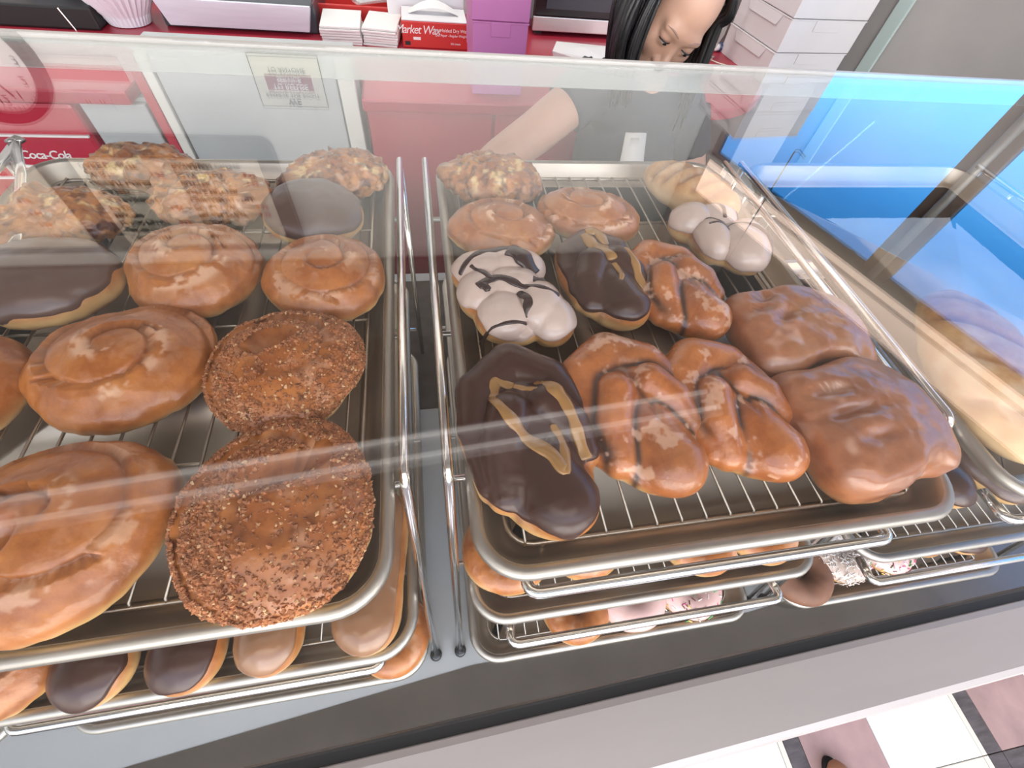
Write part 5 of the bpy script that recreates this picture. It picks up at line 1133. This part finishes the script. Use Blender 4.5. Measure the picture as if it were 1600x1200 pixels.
# hair: a cap parted to one side plus falling locks
hv = []; 
def hair_fn(P): return ell(P, (0, 0.020, 0.030), (0.090, 0.112, 0.106))+0.0022*np.sin(P[:, 0]*420+P[:, 2]*40)*0.6
Pc, Fc2 = star(hair_fn, (0, 0.015, 0.02), (1, 1, 1), 6, 0.3)
def keep(p):   # leave the face open: everything in front, below the hairline
    x, y, z = p; hl = 0.118-7.0*(x-0.020)**2
    return not (y < -0.005+0.25*abs(x) and z < hl and abs(x) < 0.075)
kp = [keep(p) for p in Pc]
hb = MB(); hb.add([tuple((MH @ Vector(p))-wo) for p in Pc], [f for f in Fc2 if kp[f[0]] and kp[f[1]] and kp[f[2]]])
hrng = random.Random(4)
def lock(lx, ly, lz, drop, out, r, fwd=0.0, wv=0.006):
    p0 = MH @ Vector((lx, ly, lz)); top = MH @ Vector((lx*0.55, ly*0.6+0.01, 0.122))
    dn = Vector((0, 0, -1)); mid = p0+hf*fwd*0.4+hr*out*0.5
    pts = [top, MH @ Vector((lx*1.02, ly, max(lz, 0.075))), mid, mid+dn*drop*0.5+hf*fwd*0.4+hr*out*0.4, mid+dn*drop+hr*out*0.2+Vector((hrng.uniform(-wv, wv), hrng.uniform(-wv, wv), 0))]
    Q, R = limb2(pts, [r*0.6, r, r*1.05, r*0.95, r*0.55]); hb.tube(Q, R, 7, flat=0.75)
for k in range(95):     # her right side: a thick curtain covering ear and cheek
    u = hrng.random(); lock(-0.083-0.014*hrng.random(), -0.040+0.12*u, 0.030+0.03*hrng.random(), 0.19+0.05*hrng.random(), -0.034-0.052*hrng.random(), 0.0085, 0.010*(1-u))
for k in range(16): lock(-0.072, -0.052+0.012*hrng.random(), 0.056, 0.22, -0.045-0.002*k, 0.006, 0.006)
for k in range(40):     # her left side: a narrow strip beside the eye
    u = hrng.random(); lock(0.074+0.013*hrng.random(), -0.052+0.12*u, 0.035+0.03*hrng.random(), 0.18+0.04*hrng.random(), 0.000, 0.0072, 0.006*(1-u))
for k in range(32):     # nape
    lock(-0.07+0.14*k/31, 0.105, 0.02, 0.16+0.03*hrng.random(), 0.0, 0.009)
hb.build('hair', M_hair, wk, smooth=True)
# clothes
def cloth(name, lst, m, vox=0.008):
    mb = MB()
    for Q, R in lst: mb.tube(Q, R, 18)
    o = bpy.data.objects.new('tmp', mb.mesh('tmp', None, True)); C.objects.link(o)
    a = o.modifiers.new('r', 'REMESH'); a.mode = 'VOXEL'; a.voxel_size = vox; b = o.modifiers.new('s', 'SMOOTH'); b.iterations = 4
    dg = bpy.context.evaluated_depsgraph_get(); dg.update(); e = o.evaluated_get(dg); mm = e.to_mesh()
    V_ = [v.co[:] for v in mm.vertices]; F_ = [tuple(p.vertices) for p in mm.polygons]; e.to_mesh_clear(); bpy.data.objects.remove(o)
    return link(name, mesh(name, V_, F_, m), wk)
top = [limb2([NB+Vector((0, 0.012, -0.012)), (NB*0.6+HP*0.4), (NB*0.25+HP*0.75), HP, HP+Vector((0, 0, -0.05))], [0.092, 0.150, 0.140, 0.153, 0.150]),
       limb2([SR+Vector((0.0, 0, 0)), NB+Vector((-0.06, 0.0, -0.035)), NB+Vector((0.06, 0.0, -0.040)), SL], [0.062, 0.078, 0.078, 0.062]),
       limb2([SR, SR*0.86+ER*0.14, SR*0.72+ER*0.28], [0.066, 0.066, 0.065]), limb2([SL, SL*0.72+EL_*0.28, SL*0.5+EL_*0.5], [0.064, 0.064, 0.063])]
cloth('shirt', top, M_shirt)
tr = []
for s in (-1, 1):
    hp = HP+Vector((s*0.075, 0.0, -0.03)); kn = Vector((0.58+s*0.09, 1.15, FZ+0.40)); an = Vector((0.58+s*0.085, 1.27, FZ+0.085))
    tr.append(limb2([hp, (hp+kn)/2, kn, (kn*0.6+an*0.4), an], [0.107, 0.092, 0.070, 0.068, 0.058]))
tr.append(limb2([HP+Vector((-0.07, 0, -0.02)), HP+Vector((0.07, 0, -0.02))], [0.135, 0.135]))
cloth('trousers', tr, M_trouser)
for s in (-1, 1):
    an = Vector((0.58+s*0.085, 1.27, FZ+0.06)); cloth('shoe', [limb2([an+Vector((0, 0.03, -0.012)), an+Vector((0, -0.05, -0.018)), an+Vector((0, -0.16, -0.028))], [0.046, 0.044, 0.030])], M_blackshoe)
# pale cloth hanging over the front of the shirt
ap = MB(); n = 10
for i in range(n+1):
    u = i/n; c_ = NB*(1-u)+Vector((0.60, 1.085, -0.52))*u; w_ = 0.030+0.020*math.sin(u*3)
    for s in (-1, 1):
        for dd in (0, 0.004): ap.V.append(tuple(Vector((c_.x-0.075+s*w_*(0.9+0.1*u), c_.y-0.150-0.03*(1-u)-0.02*math.sin(u*math.pi)+dd+0.012*s*math.sin(u*7), c_.z-0.02))-wo))
for i in range(n):
    a = i*4; b = a+4
    ap.F += [(a, a+2, b+2, b), (a+3, a+1, b+1, b+3), (a+1, a, b, b+1), (a+2, a+3, b+3, b+2)]
ap.F += [(0, 1, 3, 2), (n*4, n*4+2, n*4+3, n*4+1)]
ap.build('hand_towel', M_apron, wk, smooth=True)
